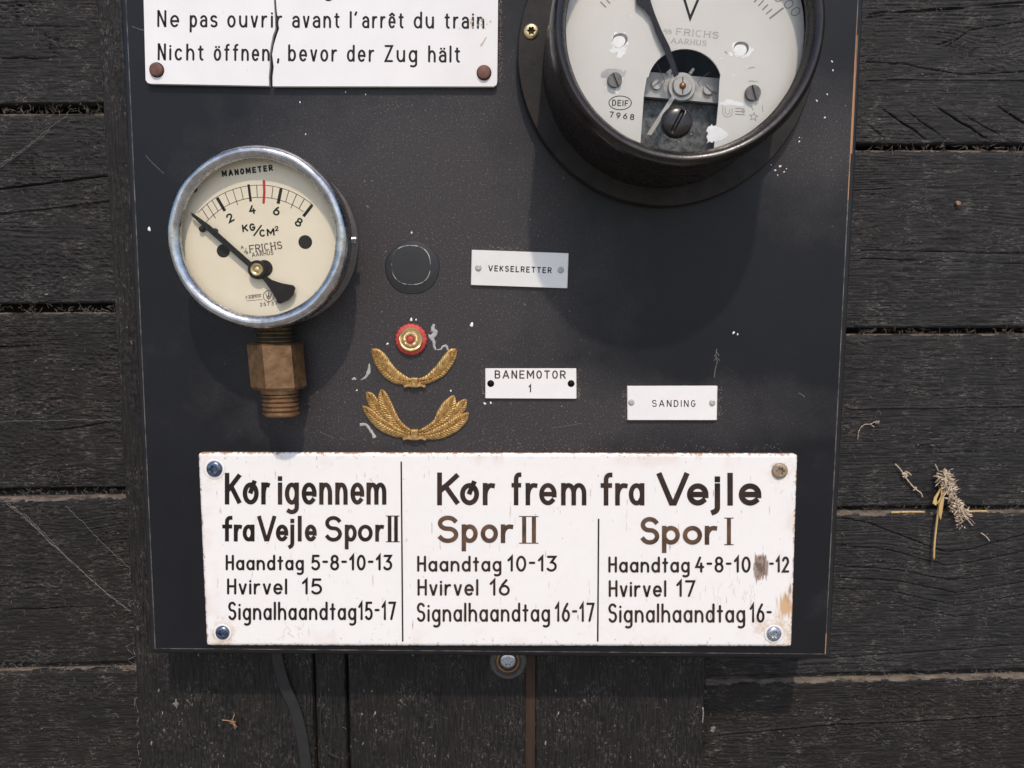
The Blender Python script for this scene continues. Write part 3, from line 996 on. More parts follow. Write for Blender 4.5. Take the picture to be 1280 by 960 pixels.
for wd, x0, x1 in (("Nicht", 197, 255), ("öffnen", 267, 337), (",", 346, 349.6), ("bevor", 360, 421.5), ("der", 433.5, 468), ("Zug", 480.5, 521.5), ("hält", 535, 575.5)):
    word(sh, wd, x0, yl(x0, 75.5, 78.6), x1, yl(x1, 75.5, 78.6), 21.5, 2.7, .72, alt=DIN, gap=.26)
lettering("lettering", sh, hs + .03 * MM, M['ink'], top_sign)
sh = []
word(sh, ",", 315.5, -4, 319.5, -4, 21.5, 2.8, .72)
lettering("lettering", sh, hs + .03 * MM, M['ink'], top_sign)
sh = []
word(sh, "g", 404.5, -5, 416.5, -5, 21.5, 2.8, .72)
lettering("lettering", sh, hs + .03 * MM, M['ink'], top_sign)
# worn spots at the right end
mb = MB()
for pts in ([(600, 57), (602, 58), (608.5, 46.5), (607.5, 46)],):
    mb.add([at(x, y, hs + .09 * MM) for x, y in pts], [(0, 1, 2, 3)])
rnd = random.Random(4)
for k in range(26):
    x, y = rnd.gauss(597, 9), rnd.gauss(29, 4); s = rnd.uniform(.4, 1.5)
    if x > 616: continue
    mb.add([at(x + s * math.cos(a) * rnd.uniform(.5, 1), y + s * 1.4 * math.sin(a) * rnd.uniform(.5, 1), hs + (.08 + .002 * k) * MM) for a in (0, 1.2, 2.5, 3.8, 5)], [(0, 1, 2, 3, 4)])
mb.build("scuff_mark", surface("tan scuff", (.42, .33, .24), (.6, .5, .38), 700), top_sign)

# ------------------------------------------------------------------ white enamel sign
he = 2.0 * MM
sgn = thing("enamel_sign", at(620, 808, 0), "large white enamel sign with three columns of black and brown Danish lettering", "sign")
cs = [(247.3, 565.8), (997.3, 567.3), (989.7, 808.6), (258.0, 807.4)]
cw = [at(x, y, he) for x, y in cs]
nu, nv = 900, 300
s = np.linspace(0, 1, nu)[None, :]; t = np.linspace(0, 1, nv)[:, None]
def bil(k): return ((1 - s) * (1 - t) * cw[0][k] + s * (1 - t) * cw[1][k] + s * t * cw[2][k] + (1 - s) * t * cw[3][k])
X, Z = bil(0), bil(2)
PX = (1 - s) * (1 - t) * cs[0][0] + s * (1 - t) * cs[1][0] + s * t * cs[2][0] + (1 - s) * t * cs[3][0]
PY = (1 - s) * (1 - t) * cs[0][1] + s * (1 - t) * cs[1][1] + s * t * cs[2][1] + (1 - s) * t * cs[3][1]
Wm = (cw[1] - cw[0]).length * 1000; Hm = (cw[3] - cw[0]).length * 1000
U = s * Wm + 0 * t; V = t * Hm + 0 * s
ed = np.minimum(np.minimum(U, Wm - U), np.minimum(V, Hm - V))
hgt = -.75 * np.clip(1 - ed / 1.6, 0, 1) ** 2 + .25 * (fbm(U / 30, V / 30, 3, 2) - .5)
cor = np.ones_like(U)
# corner rounding: pull the sheet corners in
for (u0, v0) in ((0, 0), (Wm, 0), (Wm, Hm), (0, Hm)):
    rr = 1.8
    du, dv = np.abs(U - u0), np.abs(V - v0)
    ins = (du < rr) & (dv < rr)
    d_ = np.hypot(rr - du, rr - dv)
    out_ = ins & (d_ > rr)
    k = np.where(out_, 1 - rr / np.maximum(d_, 1e-6), 0)
    X = X + np.where(out_, (rr - du) * k * (1 if u0 == 0 else -1), 0) / 1000
    Z = Z - np.where(out_, (rr - dv) * k * (1 if v0 == 0 else -1), 0) / 1000
white = np.array([.825, .80, .785])
rust = np.array([.34, .15, .055]); tan = np.array([.56, .37, .19]); brown = np.array([.15, .095, .065]); dark = np.array([.05, .03, .025])
Cc = np.ones(U.shape + (3,)) * white
def lay(mask, col):
    global Cc
    Cc = Cc * (1 - mask[..., None]) + col * mask[..., None]
n_lo = fbm(PX / 26, PY / 26, 5, 4); n_hi = fbm(PX / 3.2, PY / 3.2, 6, 4); n_v = fbm(PX / 2.0, PY / 22, 8, 4)
sm = lambda x, a, b: np.clip((x - a) / (b - a), 0, 1)
lay(.30 * sm(n_lo, .5, .75) * sm(ed, 9, 0), tan)
lay(.75 * sm(.85 * (1 - sm(ed, 0, 1.0)) + 1.1 * (n_hi - .5) + .5 * (n_lo - .5), .62, .8), brown)
lay(.7 * sm((1 - sm(ed, 0, 2.4)) * .9 + (n_hi - .5) * 1.4, .7, .95), rust)
# scratched out figures
g = np.exp(-((PX - 951) / 9.5) ** 4 - ((PY - 707) / 17) ** 4)
lay(.92 * sm(g * .95 + 1.5 * (n_v - .5), .42, .62), np.array([.27, .19, .14]))
lay(.8 * sm(g + 1.6 * (fbm(PX / 1.3, PY / 5, 14, 3) - .5), .85, 1.05), np.array([.11, .07, .055]))
# rust streaks lower right
g = np.exp(-((PX - 984) / 13) ** 2 - ((PY - 757) / 17) ** 2)
lay(.9 * sm(g * 1.25 + 1.3 * (n_v - .5), .5, .9), np.array([.58, .35, .17]))
g = np.exp(-((PX - 988) / 6) ** 2 - ((PY - 742) / 22) ** 2)
lay(.75 * sm(g + 2.0 * (n_v - .5), .75, 1.05), np.array([.24, .14, .085]))
for (sx, sy, rr, a) in ((268, 586, 17, .35), (974, 588, 20, .3), (278, 791, 24, .5), (967, 792, 25, .75)):
    d_ = np.hypot(PX - sx, PY - sy)
    lay(a * sm(np.exp(-(d_ / rr) ** 2) + 1.2 * (n_lo - .5) + .9 * (n_hi - .5), .5, 1.1), tan)
    lay(a * sm(np.exp(-((d_ - 10.5) / 3) ** 2) + 1.5 * (n_hi - .5), .95, 1.3), rust)
# fine scribbled scratches
def scratch(x0, y0, x1, y1, w, col, amt):
    dx, dy = x1 - x0, y1 - y0; L = math.hypot(dx, dy)
    al = ((PX - x0) * dx + (PY - y0) * dy) / L
    ac = (-(PX - x0) * dy + (PY - y0) * dx) / L + 3 * (vnoise(al / 9, al * 0, int(x0)) - .5)
    lay(amt * np.exp(-(ac / w) ** 2) * ((al > 0) & (al < L)), np.array(col))
for k in range(16):
    x, y = rnd.uniform(355, 380), rnd.uniform(780, 794)
    scratch(x, y, x + rnd.uniform(-9, 9), y + rnd.uniform(-9, 9), .35, (.5, .36, .26), .6)
for k in range(20):
    x, y = rnd.uniform(870, 945), rnd.uniform(722, 746)
    scratch(x, y, x + rnd.uniform(-6, 3), y + rnd.uniform(5, 16), .35, (.45, .36, .3), .5)
for k in range(34):
    x, y = rnd.uniform(262, 985), rnd.uniform(572, 803)
    scratch(x, y, x + rnd.uniform(-4, 4), y + rnd.uniform(-3, 5), .35, (.45, .33, .25), .45)
for k in range(90):
    x, y = rnd.uniform(255, 990), rnd.choice([rnd.uniform(568, 574), rnd.uniform(797, 806), rnd.uniform(570, 806)])
    lay(.7 * np.exp(-(np.hypot(PX - x, PY - y) / rnd.uniform(.4, .9)) ** 2), brown)
grid_object("enamel_plate", X, -he - hgt / 1000, Z, [M['enamel']], skirt=1.8 * MM, parent=sgn, colors=Cc)

hl = he + .16 * MM
EN = {'t': 'T2'}
sh = []
letters(sh, [('K', 281, 301.6), ('ø', 303.3, 323.3), ('r', 326.5, 337.4)], 630.6, 39.5, 5.6, .70)
lettering("lettering", sh, hl, M['paint_black'], sgn)
sh = []
letters(sh, [('i', 347, 353), ('g', 356, 373.6), ('e', 377, 395.8), ('n', 399, 415.2), ('n', 419, 434.6), ('e', 438, 455.4), ('m', 458, 483)], 630.8, 39.5, 5.4, .70)
lettering("lettering", sh, hl, M['paint_mid'], sgn)
sh = []
letters(sh, [('f', 277.8, 290.8), ('r', 292.2, 302.6), ('a', 303.3, 318.2)], 676.8, 32, 4.9, .66)
lettering("lettering", sh, hl, M['paint_black'], sgn)
sh = []
letters(sh, [('V', 321.8, 345), ('e', 344.8, 360.4), ('j', 357.6, 367.8), ('l', 372.3, 377), ('e', 381, 395.9)], 676.8, 32, 4.9, .66)
letters(sh, [('S', 406, 427.4), ('p', 431, 445.9), ('o', 447.3, 465.9), ('r', 469, 480.2)], 677, 32, 4.7, .66)
sh += [([(487, 645.5), (487, 677)], 4.6, 'flat'), ([(495, 645.5), (495, 677)], 4.6, 'flat'), ([(482.6, 645), (499.4, 645)], 1.0, 'flat'), ([(482.6, 677.2), (499.6, 677.2)], 1.0, 'flat')]
lettering("lettering", sh, hl, M['paint_mid'], sgn)
sh = []
letters(sh, [('K', 546.4, 574.4), ('ø', 575, 598.9), ('r', 603.4, 619)], 631.6, 41, 6.1, .68)
letters(sh, [('f', 639.4, 652), ('r', 657, 672.2), ('e', 674, 695.8), ('m', 701.4, 733)], 631.6, 41, 5.7, .68)
letters(sh, [('f', 750.8, 765.9), ('r', 769, 784.9), ('a', 786, 805.6)], 631.8, 41, 5.8, .68)
letters(sh, [('V', 821.4, 861), ('e', 858.8, 885.7), ('j', 884, 900.2), ('l', 909.2, 916.2), ('e', 923.5, 951.8)], 632, 41, 6.8, .68)
lettering("lettering", sh, hl, M['paint_mid'], sgn)
sh = []
letters(sh, [('S', 546.6, 573), ('p', 577, 597.2), ('o', 600.8, 622.5), ('r', 626, 641.9)], 678.8, 34.4, 5.6, .68)
sh += [([(655.2, 646), (655.2, 678.6)], 5.2, 'flat'), ([(667.4, 646), (667.4, 678.6)], 5.2, 'flat'), ([(649, 645.6), (673, 645.6)], 1.1, 'flat'), ([(649, 679), (673, 679)], 1.1, 'flat')]
lettering("lettering", sh, hl, M['paint_brown'], sgn)
sh = []
letters(sh, [('S', 800.3, 824.2), ('p', 827.5, 849.9), ('o', 853.5, 877.7), ('r', 881, 896.9)], 680.8, 34.6, 5.6, .68)
sh += [([(911.2, 648), (911.2, 680.4)], 5.0, 'flat'), ([(905.4, 647.6), (917, 647.6)], 1.1, 'flat'), ([(905.4, 680.8), (917, 680.8)], 1.1, 'flat')]
lettering("lettering", sh, hl, M['paint_brown'], sgn)


def line(items, yb, H, w, mat, xh=.68):
    s_ = []
    for wd, x0, x1 in items: word(s_, wd, x0, yb, x1, yb, H, w, xh, alt=EN, gap=.16)
    lettering("lettering", s_, hl, M[mat], sgn)


line([("Haandtag", 282, 379.8), ("5-8-10-13", 389, 490.3)], 713, 19.6, 2.9, 'paint_black')
line([("Hvirvel", 283.7, 359), ("15", 377.3, 402.6)], 743.2, 20.2, 2.9, 'paint_black', .7)
line([("Signalhaandtag", 285, 445.4), ("15-17", 447.7, 495)], 775.2, 23.2, 2.9, 'paint_black', .66)
line([("Haandtag", 521.4, 626.8), ("10-13", 634.2, 696)], 714.6, 20, 2.9, 'paint_mid')
line([("Hvirvel", 521.8, 598), ("16", 612, 637.3)], 744.6, 20.8, 2.9, 'paint_mid', .7)
line([("Signalhaandtag", 520.8, 687.6), ("16-17", 693.4, 743.2)], 777.3, 24, 2.9, 'paint_mid', .66)
line([("Haandtag", 760.4, 862.2), ("4-8-10", 869, 938.4), ("-12", 961.3, 986.6)], 715.8, 20.2, 2.9, 'paint_mid')
line([("Hvirvel", 760.8, 833), ("17", 845.3, 869.2)], 746.2, 21, 2.9, 'paint_mid', .7)
line([("Signalhaandtag", 760.2, 931.6), ("16-", 937, 964.8)], 778.4, 24.2, 2.9, 'paint_mid', .66)
for p, q in (((501.5, 577), (503.4, 802)), ((748.3, 648.5), (747.2, 802))):
    lettering("column_rule", [([p, q], 1.9, 'flat')], hl, M['paint_black'], sgn)
for k, (x, y, r, m_) in enumerate(((268.2, 586.3, 9.8, 'zinc_blue'), (974.5, 588.3, 10, 'washer_tan'), (278.3, 790.8, 8.6, 'zinc_blue'), (967.3, 792.2, 9.2, 'zinc'))):
    sc = torx_screw("screw", x, y, he + .1 * MM, r, M[m_], sgn)
    if m_ == 'washer_tan': sc["label"] = "tan weathered screw head"
    if k != 1:
        c = at(x, y, he); R = r * mpx(y, he)
        mb = MB(); lathe(mb, (c.x, c.z), [(R * 1.3, he + .14 * MM), (R * 1.2, he + .3 * MM), (R * 1.08, he + .28 * MM), (R * 1.0, he + .05 * MM)], 40, close=False)
        mb.build("dimple_rim", M['alu_white'], sc, smooth=True)

# ------------------------------------------------------------------ three small name plates
def plate(name, corners, h, mat, label, words, ink, heads, group="small engraved name plates"):
    cx = sum(c[0] for c in corners) / 4; cy = max(c[1] for c in corners)
    o = thing(name, at(cx, cy, 0), label, "name plate", group)
    mb = MB(); pxprism(mb, rrect(corners, .8, 2), h, .1 * MM, .26 * MM)
    mb.build("plate", mat, o)
    for wd in words:
        s_ = []
        word(s_, *wd)
        lettering("lettering", s_, h + .03 * MM, ink, o)
    for (x, y, r, m_) in heads:
        if m_ == 'hole':
            c = at(x, y, h); R = r * mpx(y, h)
            mb = MB(); lathe(mb, (c.x, c.z), [(R, h + .05 * MM), (R * .9, h + .02 * MM), (R * .85, h - .0 * MM + .015 * MM)], 24)
            hp = mb.build("screw_hole", M['ink'], o, smooth=True)
        else:
            pin_head("pin", x, y, h, r, M[m_], o)
    return o


plate("name_plate", [(589.6, 312.2), (710.8, 316.4), (709.2, 360.4), (588.5, 356.3)], 1.3 * MM, M['satin'],
      "small pale plate engraved VEKSELRETTER, half in the shadow",
      [("VEKSELRETTER", 610.2, 339.0, 689.4, 341.8, 7.6, 1.35, .7, 'round', None, .26)], M['ink'],
      [(598, 334.5, 4, 'steel'), (701, 337.5, 4, 'steel')])
plate("name_plate", [(606.6, 460.6), (720.4, 460.6), (720.7, 498.5), (606.6, 498)], 1.2 * MM, M['alu_white'],
      "small white plate engraved BANEMOTOR 1, with two dark empty screw holes",
      [("BANEMOTOR", 618.3, 473.4, 707.2, 473.6, 10.6, 1.75, .7, 'round', None, .24), ("1", 660.6, 490.6, 664.2, 490.6, 10, 1.6, .7, 'round')], M['ink_brown'],
      [(613.4, 479.4, 4.4, 'hole'), (713.9, 479.4, 4.4, 'hole')])
plate("name_plate", [(784.1, 482.6), (897, 482.4), (896.1, 525.2), (784.4, 525.2)], 1.5 * MM, M['alu_white'],
      "small white plate engraved SANDING, above the right half of the enamel sign",
      [("SANDING", 815, 508.6, 869.5, 508.8, 8.7, 1.15, .7, 'round', None, .3)], M['ink'],
      [(789.2, 502.6, 3.8, 'steel'), (890.3, 503.2, 3.8, 'steel')])

# ------------------------------------------------------------------ filled hole
plug = thing("hole_plug", at(515, 366, 0), "round black filled-in hole with a scuffed rim, beside the gauge", "plug")
mb = MB(); c = at(515.5, 335, 0)
R = 33.5 * mpx(335)
lathe(mb, (c.x, c.z), [(R, .02 * MM), (R * .97, .12 * MM), (R * .3, .16 * MM), (.0001, .16 * MM)], 64,
      mod=lambda k, r, h, a: (r * (1 + .02 * math.sin(2 * a + 1) + .012 * math.sin(5 * a)), h))
mb.build("filler", M['plug'], plug, smooth=True)
mb = MB(); c = at(514, 331.5, 0); R = 25.5 * mpx(331)
sq = lambda k, r, h, a: (r * (1 + .03 * math.cos(4 * a) * -1), h)
lathe(mb, (c.x, c.z), [(R, .15 * MM), (R, .5 * MM), (R * .93, .55 * MM), (R * .3, .5 * MM), (.0001, .5 * MM)], 64, mod=sq)
mb.build("disc", M['plug'], plug, smooth=True, sharp=40)
mb = MB()
lathe(mb, (c.x, c.z), [(R * 1.0, .5 * MM), (R * .985, .62 * MM), (R * .96, .56 * MM)], 96, mod=sq, close=False)
mb.build("scuffed_rim", M['glue_edge'], plug, smooth=True)

# ------------------------------------------------------------------ cockade and gilt wreaths
ck = thing("cockade", at(513.5, 444, 0), "small round red and gilt cockade above the gilt leaves", "badge")
c = at(513.5, 424.5, 2 * MM); q = mpx(424, 2 * MM)
mb = MB(); lathe(mb, (c.x, c.z), [(19.6 * q, .1 * MM), (19.8 * q, 1.0 * MM), (18.4 * q, 1.8 * MM), (14 * q, 2.1 * MM), (.1 * q, 2.1 * MM)], 96,
                 mod=lambda k, r, h, a: (r * (1 + (.022 * math.cos(22 * a) if k < 3 else 0)), h))
mb.build("red_backing", M['red'], ck, smooth=True, sharp=50)
mb = MB(); lathe(mb, (c.x, c.z), [(15.2 * q, 2.0 * MM), (15.2 * q, 2.5 * MM), (14 * q, 3.1 * MM), (11.5 * q, 3.0 * MM), (10.6 * q, 2.6 * MM), (10 * q, 3.3 * MM), (8 * q, 3.7 * MM), (5.6 * q, 3.4 * MM), (5 * q, 2.9 * MM), (4.6 * q, 2.8 * MM)], 144,
                 mod=lambda k, r, h, a: (r, h + (.14 * MM * math.cos(46 * a) if k in (2, 3, 6) else 0)), close=False)
mb.build("gilt_ring", M['gold_pale'], ck, smooth=True, sharp=50)
mb = MB(); lathe(mb, (c.x, c.z), [(4.8 * q, 2.7 * MM), (4.4 * q, 3.2 * MM), (2.5 * q, 3.5 * MM), (.05 * q, 3.6 * MM)], 32)
mb.build("red_centre", M['red'], ck, smooth=True)


def zp(x, y): return (440 + x / 5.65, 390 + y / 5.65)


def leaf(parent, rib, edge_a, edge_b, h0, label=None, n=110, m=25, top=1.2):
    """relief leaf: rib, and its two edges, in the 5.65x enlargement's coordinates"""
    def res(c):
        p = np.array(curve_pts(c, 14)); d = np.r_[0, np.cumsum(np.hypot(*np.diff(p, axis=0).T))]
        tt = np.linspace(0, d[-1], n)
        return np.stack([np.interp(tt, d, p[:, 0]), np.interp(tt, d, p[:, 1])], -1)
    Rb, A, B = res(rib), res(edge_a), res(edge_b)
    len_px = np.hypot(*np.diff(Rb, axis=0).T).sum()
    pts, faces = [], []
    for i in range(n):
        t_ = i / (n - 1)
        for j in range(m):
            s_ = -1 + 2 * j / (m - 1)
            e = A[i] if s_ < 0 else B[i]
            p = Rb[i] + (e - Rb[i]) * abs(s_)
            wloc = np.hypot(*(e - Rb[i])) * abs(s_)
            vein = math.cos(2 * math.pi * (t_ * len_px / 19.0 + wloc / 24.0))
            hh = h0 + top * (1 - s_ * s_) ** .6 * min(1, 5 * t_ + .15, 6 * (1 - t_) + .2)
            hh -= .65 * math.exp(-(s_ / .11) ** 2)
            hh += .27 * vein * (1 - abs(s_) ** 4) * min(1, abs(s_) * 5)
            px_, py_ = zp(*p)
            pts.append(at(px_, py_, hh * MM))
    for i in range(n - 1):
        for j in range(m - 1):
            faces.append((i * m + j, i * m + j + 1, (i + 1) * m + j + 1, (i + 1) * m + j))
    # rim wall down to the board
    ring = [i * m for i in range(n)] + [(n - 1) * m + j for j in range(1, m)] + [i * m + m - 1 for i in range(n - 2, -1, -1)] + [j for j in range(m - 2, 0, -1)]
    b0 = len(pts)
    for r_ in ring:
        p = pts[r_]; pts.append(Vector((p.x, -.05 * MM, p.z)))
    for k in range(len(ring)):
        j = (k + 1) % len(ring)
        faces.append((ring[k], ring[j], b0 + j, b0 + k))
    mb = MB(); mb.add(pts, faces)
    return mb.build("leaf", M['gold'], parent, smooth=True, sharp=55)


def tie(parent, cx, cy, s, h0):
    mb = MB()
    pts = [zp(cx - 26 * s, cy - 36 * s), zp(cx + 24 * s, cy - 36 * s), zp(cx + 22 * s, cy), zp(cx + 26 * s, cy + 32 * s), zp(cx - 26 * s, cy + 32 * s), zp(cx - 22 * s, cy)]
    pxprism(mb, pts, (h0 + 1.6) * MM, .1 * MM, .35 * MM)
    for k in (-1, 0, 1):
        x = cx + k * 12 * s
        pxprism(mb, [zp(x - 3.5 * s, cy - 30 * s), zp(x + 3.5 * s, cy - 30 * s), zp(x + 3.5 * s, cy + 27 * s), zp(x - 3.5 * s, cy + 27 * s)], (h0 + 1.9) * MM, (h0 + 1.0) * MM, .15 * MM)
    for sg in (-1, 1):
        pts = [zp(cx + sg * 20 * s, cy - 2), zp(cx + sg * 80 * s, cy + 16 * s), zp(cx + sg * 74 * s, cy + 34 * s), zp(cx + sg * 50 * s, cy + 27 * s), zp(cx + sg * 20 * s, cy + 26 * s)]
        pxprism(mb, pts, (h0 + 1.1) * MM, .1 * MM, .25 * MM)
    return mb.build("ribbon_tie", M['gold'], parent)


w1 = thing("leaf_wreath", at(517, 486, 0), "upper gilt wreath of two single leaves, just under the cockade", "badge", "gilt leaf badges")
leaf(w1, [(140, 262), (180, 355), (240, 425), (320, 478), (432, 494)], [(138, 258), (190, 262), (240, 302), (278, 358), (330, 415), (400, 463), (432, 474)], [(136, 262), (146, 330), (172, 392), (232, 466), (300, 506), (370, 517), (432, 508)], .3)
leaf(w1, [(738, 266), (705, 350), (640, 425), (560, 474), (446, 494)], [(738, 258), (690, 262), (645, 308), (590, 380), (530, 440), (490, 462), (446, 474)], [(741, 266), (738, 310), (718, 364), (660, 442), (590, 487), (520, 511), (446, 508)], .3)
tie(w1, 441, 502, 1.0, .9)
w2 = thing("leaf_wreath", at(519, 551, 0), "lower gilt wreath with three leaves on each side", "badge", "gilt leaf badges")
leaf(w2, [(103, 563), (135, 620), (180, 690), (260, 780), (380, 850)], [(100, 560), (150, 576), (186, 622), (215, 700), (290, 780), (390, 840)], [(98, 562), (104, 630), (135, 690), (190, 750), (280, 810), (380, 862)], .2)
leaf(w2, [(76, 665), (130, 722), (200, 775), (290, 830), (425, 872)], [(72, 660), (130, 678), (200, 736), (300, 798), (380, 845), (425, 858)], [(72, 662), (92, 722), (152, 802), (222, 852), (310, 884), (425, 892)], .7)
leaf(w2, [(207, 549), (232, 640), (275, 720), (335, 800), (430, 862)], [(208, 543), (244, 572), (278, 632), (304, 692), (345, 768), (430, 844)], [(204, 545), (184, 590), (182, 645), (208, 712), (270, 790), (425, 874)], .6)
leaf(w2, [(803, 618), (775, 675), (710, 740), (620, 800), (480, 858)], [(802, 612), (752, 632), (700, 690), (640, 760), (570, 815), (480, 848)], [(806, 614), (812, 652), (795, 702), (720, 768), (620, 830), (480, 872)], .2)
leaf(w2, [(824, 715), (760, 765), (680, 820), (580, 858), (455, 876)], [(829, 710), (770, 718), (700, 758), (620, 802), (540, 842), (455, 858)], [(829, 713), (812, 772), (760, 832), (680, 878), (590, 902), (455, 896)], .7)
leaf(w2, [(719, 592), (692, 670), (640, 740), (560, 812), (455, 864)], [(720, 586), (690, 598), (640, 640), (602, 700), (568, 770), (455, 846)], [(722, 588), (736, 630), (734, 672), (700, 740), (640, 794), (455, 880)], .6)
tie(w2, 440, 872, 1.08, 1.2)

# dried glue and paint spots on the board
def smear(pts, w, lab=None):
    mb = MB()
    c_ = curve_pts([zp(*p) for p in pts], 8)
    n = len(c_)
    L, R = [], []
    for i in range(n):
        a_, b_ = c_[max(i - 1, 0)], c_[min(i + 1, n - 1)]
        d = (b_ - a_); d = d / (np.hypot(*d) + 1e-9)
        ww = np.interp(i / (n - 1), np.linspace(0, 1, len(w)), w) / 5.65 * rnd.uniform(.75, 1.2)
        L.append((c_[i][0] - d[1] * ww, c_[i][1] + d[0] * ww)); R.append((c_[i][0] + d[1] * ww, c_[i][1] - d[0] * ww))
    C_ = [at(p[0], p[1], .3 * MM) for p in c_]
    P = [at(x, y, .03 * MM) for x, y in L] + C_ + [at(x, y, .03 * MM) for x, y in R]
    mb.add(P, [(i, i + 1, n + i + 1, n + i) for i in range(n - 1)] + [(n + i, n + i + 1, 2 * n + i + 1, 2 * n + i) for i in range(n - 1)])
    mb.build("glue_smear", M['glue'], board, smooth=True)


smear([(580, 85), (570, 120), (590, 145), (560, 175), (540, 160)], [8, 14, 16, 14, 4])
smear([(560, 180), (578, 210), (580, 240), (592, 268)], [14, 10, 9, 6])
smear([(600, 268), (628, 262), (640, 245), (665, 240), (678, 270)], [3, 6, 7, 9, 7])
smear([(122, 365), (118, 420), (95, 460), (62, 480)], [4, 13, 8, 3])
smear([(55, 795), (100, 797), (130, 835), (150, 865), (160, 888)], [12, 8, 9, 10, 13])
smear([(0, 478), (15, 470), (28, 478)], [4, 9, 5])
for (x, y, r) in [(589.6, 406, 2.6), (484.3, 429.8, 1.5), (514, 399.6, 2.0), (520, 399.8, 1.2), (446, 488, 1.1), (563.5, 488.6, 1.3), (186.5, 286.5, 2.4), (917, 416, 1.7), (922, 418, 1.2), (514.5, 291, 1.3),
                  (1040, 77, 1.3), (1041, 88, 1.2), (1021, 126, 1.3), (1034, 118, 1.1), (1031, 147, 1.2), (999, 177, 1.2), (999, 172, .8), (975, 208, 1.6), (969, 213, 1.3), (980, 215, 1.1), (983, 211, .8), (972, 219, .9), (964, 206, .8),
                  (606, 504.5, 1.6), (613.5, 503.6, 1.4), (375, 128, 1.1), (432, 115, .9), (457, 118, 1.0), (382, 168, 1.0)]:
    mb = MB(); c = at(x, y, .05 * MM); R = r * mpx(y)
    lathe(mb, (c.x, c.z), [(R, .02 * MM), (R * .7, .18 * MM), (R * .1, .22 * MM)], 10, mod=lambda k, r_, h_, a: (r_ * (1 + .25 * math.sin(2 * a + x) + .15 * math.sin(3 * a + y)), h_))
    mb.build("paint_spot", M['white_chip'], board, smooth=True)

for pts_, w_ in (([(896, 436), (895, 444), (896.5, 452), (894, 462), (893, 472)], .8), ([(893, 446), (896, 441), (899, 445)], .6), ([(892.5, 451), (896, 447), (900, 451)], .6),
                ([(165, 33), (176, 37), (181, 37.5)], .6), ([(182, 194), (190, 203), (205, 217)], .5), ([(998, 491), (1001, 492.5), (1006, 496)], .6), 
                ([(400, 540), (418, 548)], .4), ([(690, 535), (728, 529)], .35)):
    mb = MB(); ribbon(mb, [tuple(p) for p in curve_pts(pts_, 5)], w_, .03 * MM, 'flat')
    mb.build("scratch", M['scratch'], board)
mb = MB(); r3 = random.Random(31)
def specks(x0, y0, x1, y1, n_, sg):
    for k in range(n_):
        t_ = r3.random(); x, y = x0 + (x1 - x0) * t_ + r3.gauss(0, sg), y0 + (y1 - y0) * t_ + r3.gauss(0, sg)
        s_ = r3.uniform(.25, .75); a0 = r3.uniform(0, 6)
        mb.add([at(x + s_ * math.cos(a0 + a_), y + s_ * math.sin(a0 + a_), (.02 + .0002 * (k % 60)) * MM) for a_ in (0, 1.4, 3.1, 4.5)], [(0, 1, 2, 3)])
specks(625, -40, 625.5, 102, 260, 1.6); specks(782, 484, 781, 525, 60, 2.5); specks(899.5, 484, 899, 524, 40, 1.6); specks(604, 462, 604, 498, 40, 2); specks(723, 462, 723, 498, 50, 1.5)
specks(588, 309, 660, 311, 40, 1.5); specks(430, 130, 620, 140, 60, 9); specks(600, 560, 980, 560, 130, 3); specks(380, 545, 700, 553, 120, 7); specks(480, 300, 560, 300, 50, 14)
tag(mb.build("rust_specks", M['speck'], board), kind="stuff")

# ------------------------------------------------------------------ round pressure gauge
hb = 28 * MM                       # front of its chrome ring
bc = at(320, 297, hb); ax = (bc.x, bc.z)
q30 = mpx(297, hb)
RB = 115 * q30
pg = thing("pressure_gauge", (ax[0], 0, ax[1] - RB), "round cream dial pressure gauge with a chrome ring and brass pipe fitting", "gauge")
mb = MB(); Rc = 36.3 * MM
lathe(mb, ax, [(Rc * .97, 0), (Rc, 1.2 * MM), (Rc, 20 * MM), (Rc * .995, 22 * MM)], 128, close=False)
mb.build("case", M['case'], pg, smooth=True, sharp=40)
mb = MB()
ri = 97.5 * q30
prof = [(Rc * .99, 18 * MM), (RB * .985, 18.5 * MM), (RB, 20 * MM), (RB * 1.0, 24 * MM), (RB * .985, 26.4 * MM), (RB * .955, 27.8 * MM), (RB * .925, 28.2 * MM), (RB * .895, 27.8 * MM), (ri * 1.015, 26.8 * MM), (ri, 25.6 * MM), (ri * 1.0, 24.8 * MM), (ri * 1.03, 24.6 * MM)]
dn = lambda k, r, h, a: (r * (1 + .0016 * math.sin(5 * a + 1) + .0009 * math.sin(13 * a) + .0004 * math.sin(29 * a + 2)), h + .08 * MM * math.sin(9 * a + k))
lathe(mb, ax, prof, 160, mod=dn, close=False)
mb.build("chrome_ring", M['chrome'], pg, smooth=True, sharp=60)
hd = 20.5 * MM
mb = MB(); lathe(mb, ax, [(35.4 * MM, hd - .6 * MM), (35.4 * MM, hd), (.0001, hd)], 96)
dial = mb.build("dial", M['cream'], pg, smooth=True, sharp=40)
mb = MB(); lathe(mb, ax, [(ri * 1.025, 25.2 * MM), (.0001, 25.2 * MM)], 96)
mb.build("glass", M['glass'], pg)

# scale on the dial: two arcs fitted to the photograph
def fit(pts):
    A = np.array([[2 * x, 2 * y, 1] for x, y in pts]); b_ = np.array([x * x + y * y for x, y in pts])
    s_ = np.linalg.lstsq(A, b_, rcond=None)[0]
    return s_[0], s_[1], math.sqrt(s_[2] + s_[0] ** 2 + s_[1] ** 2)


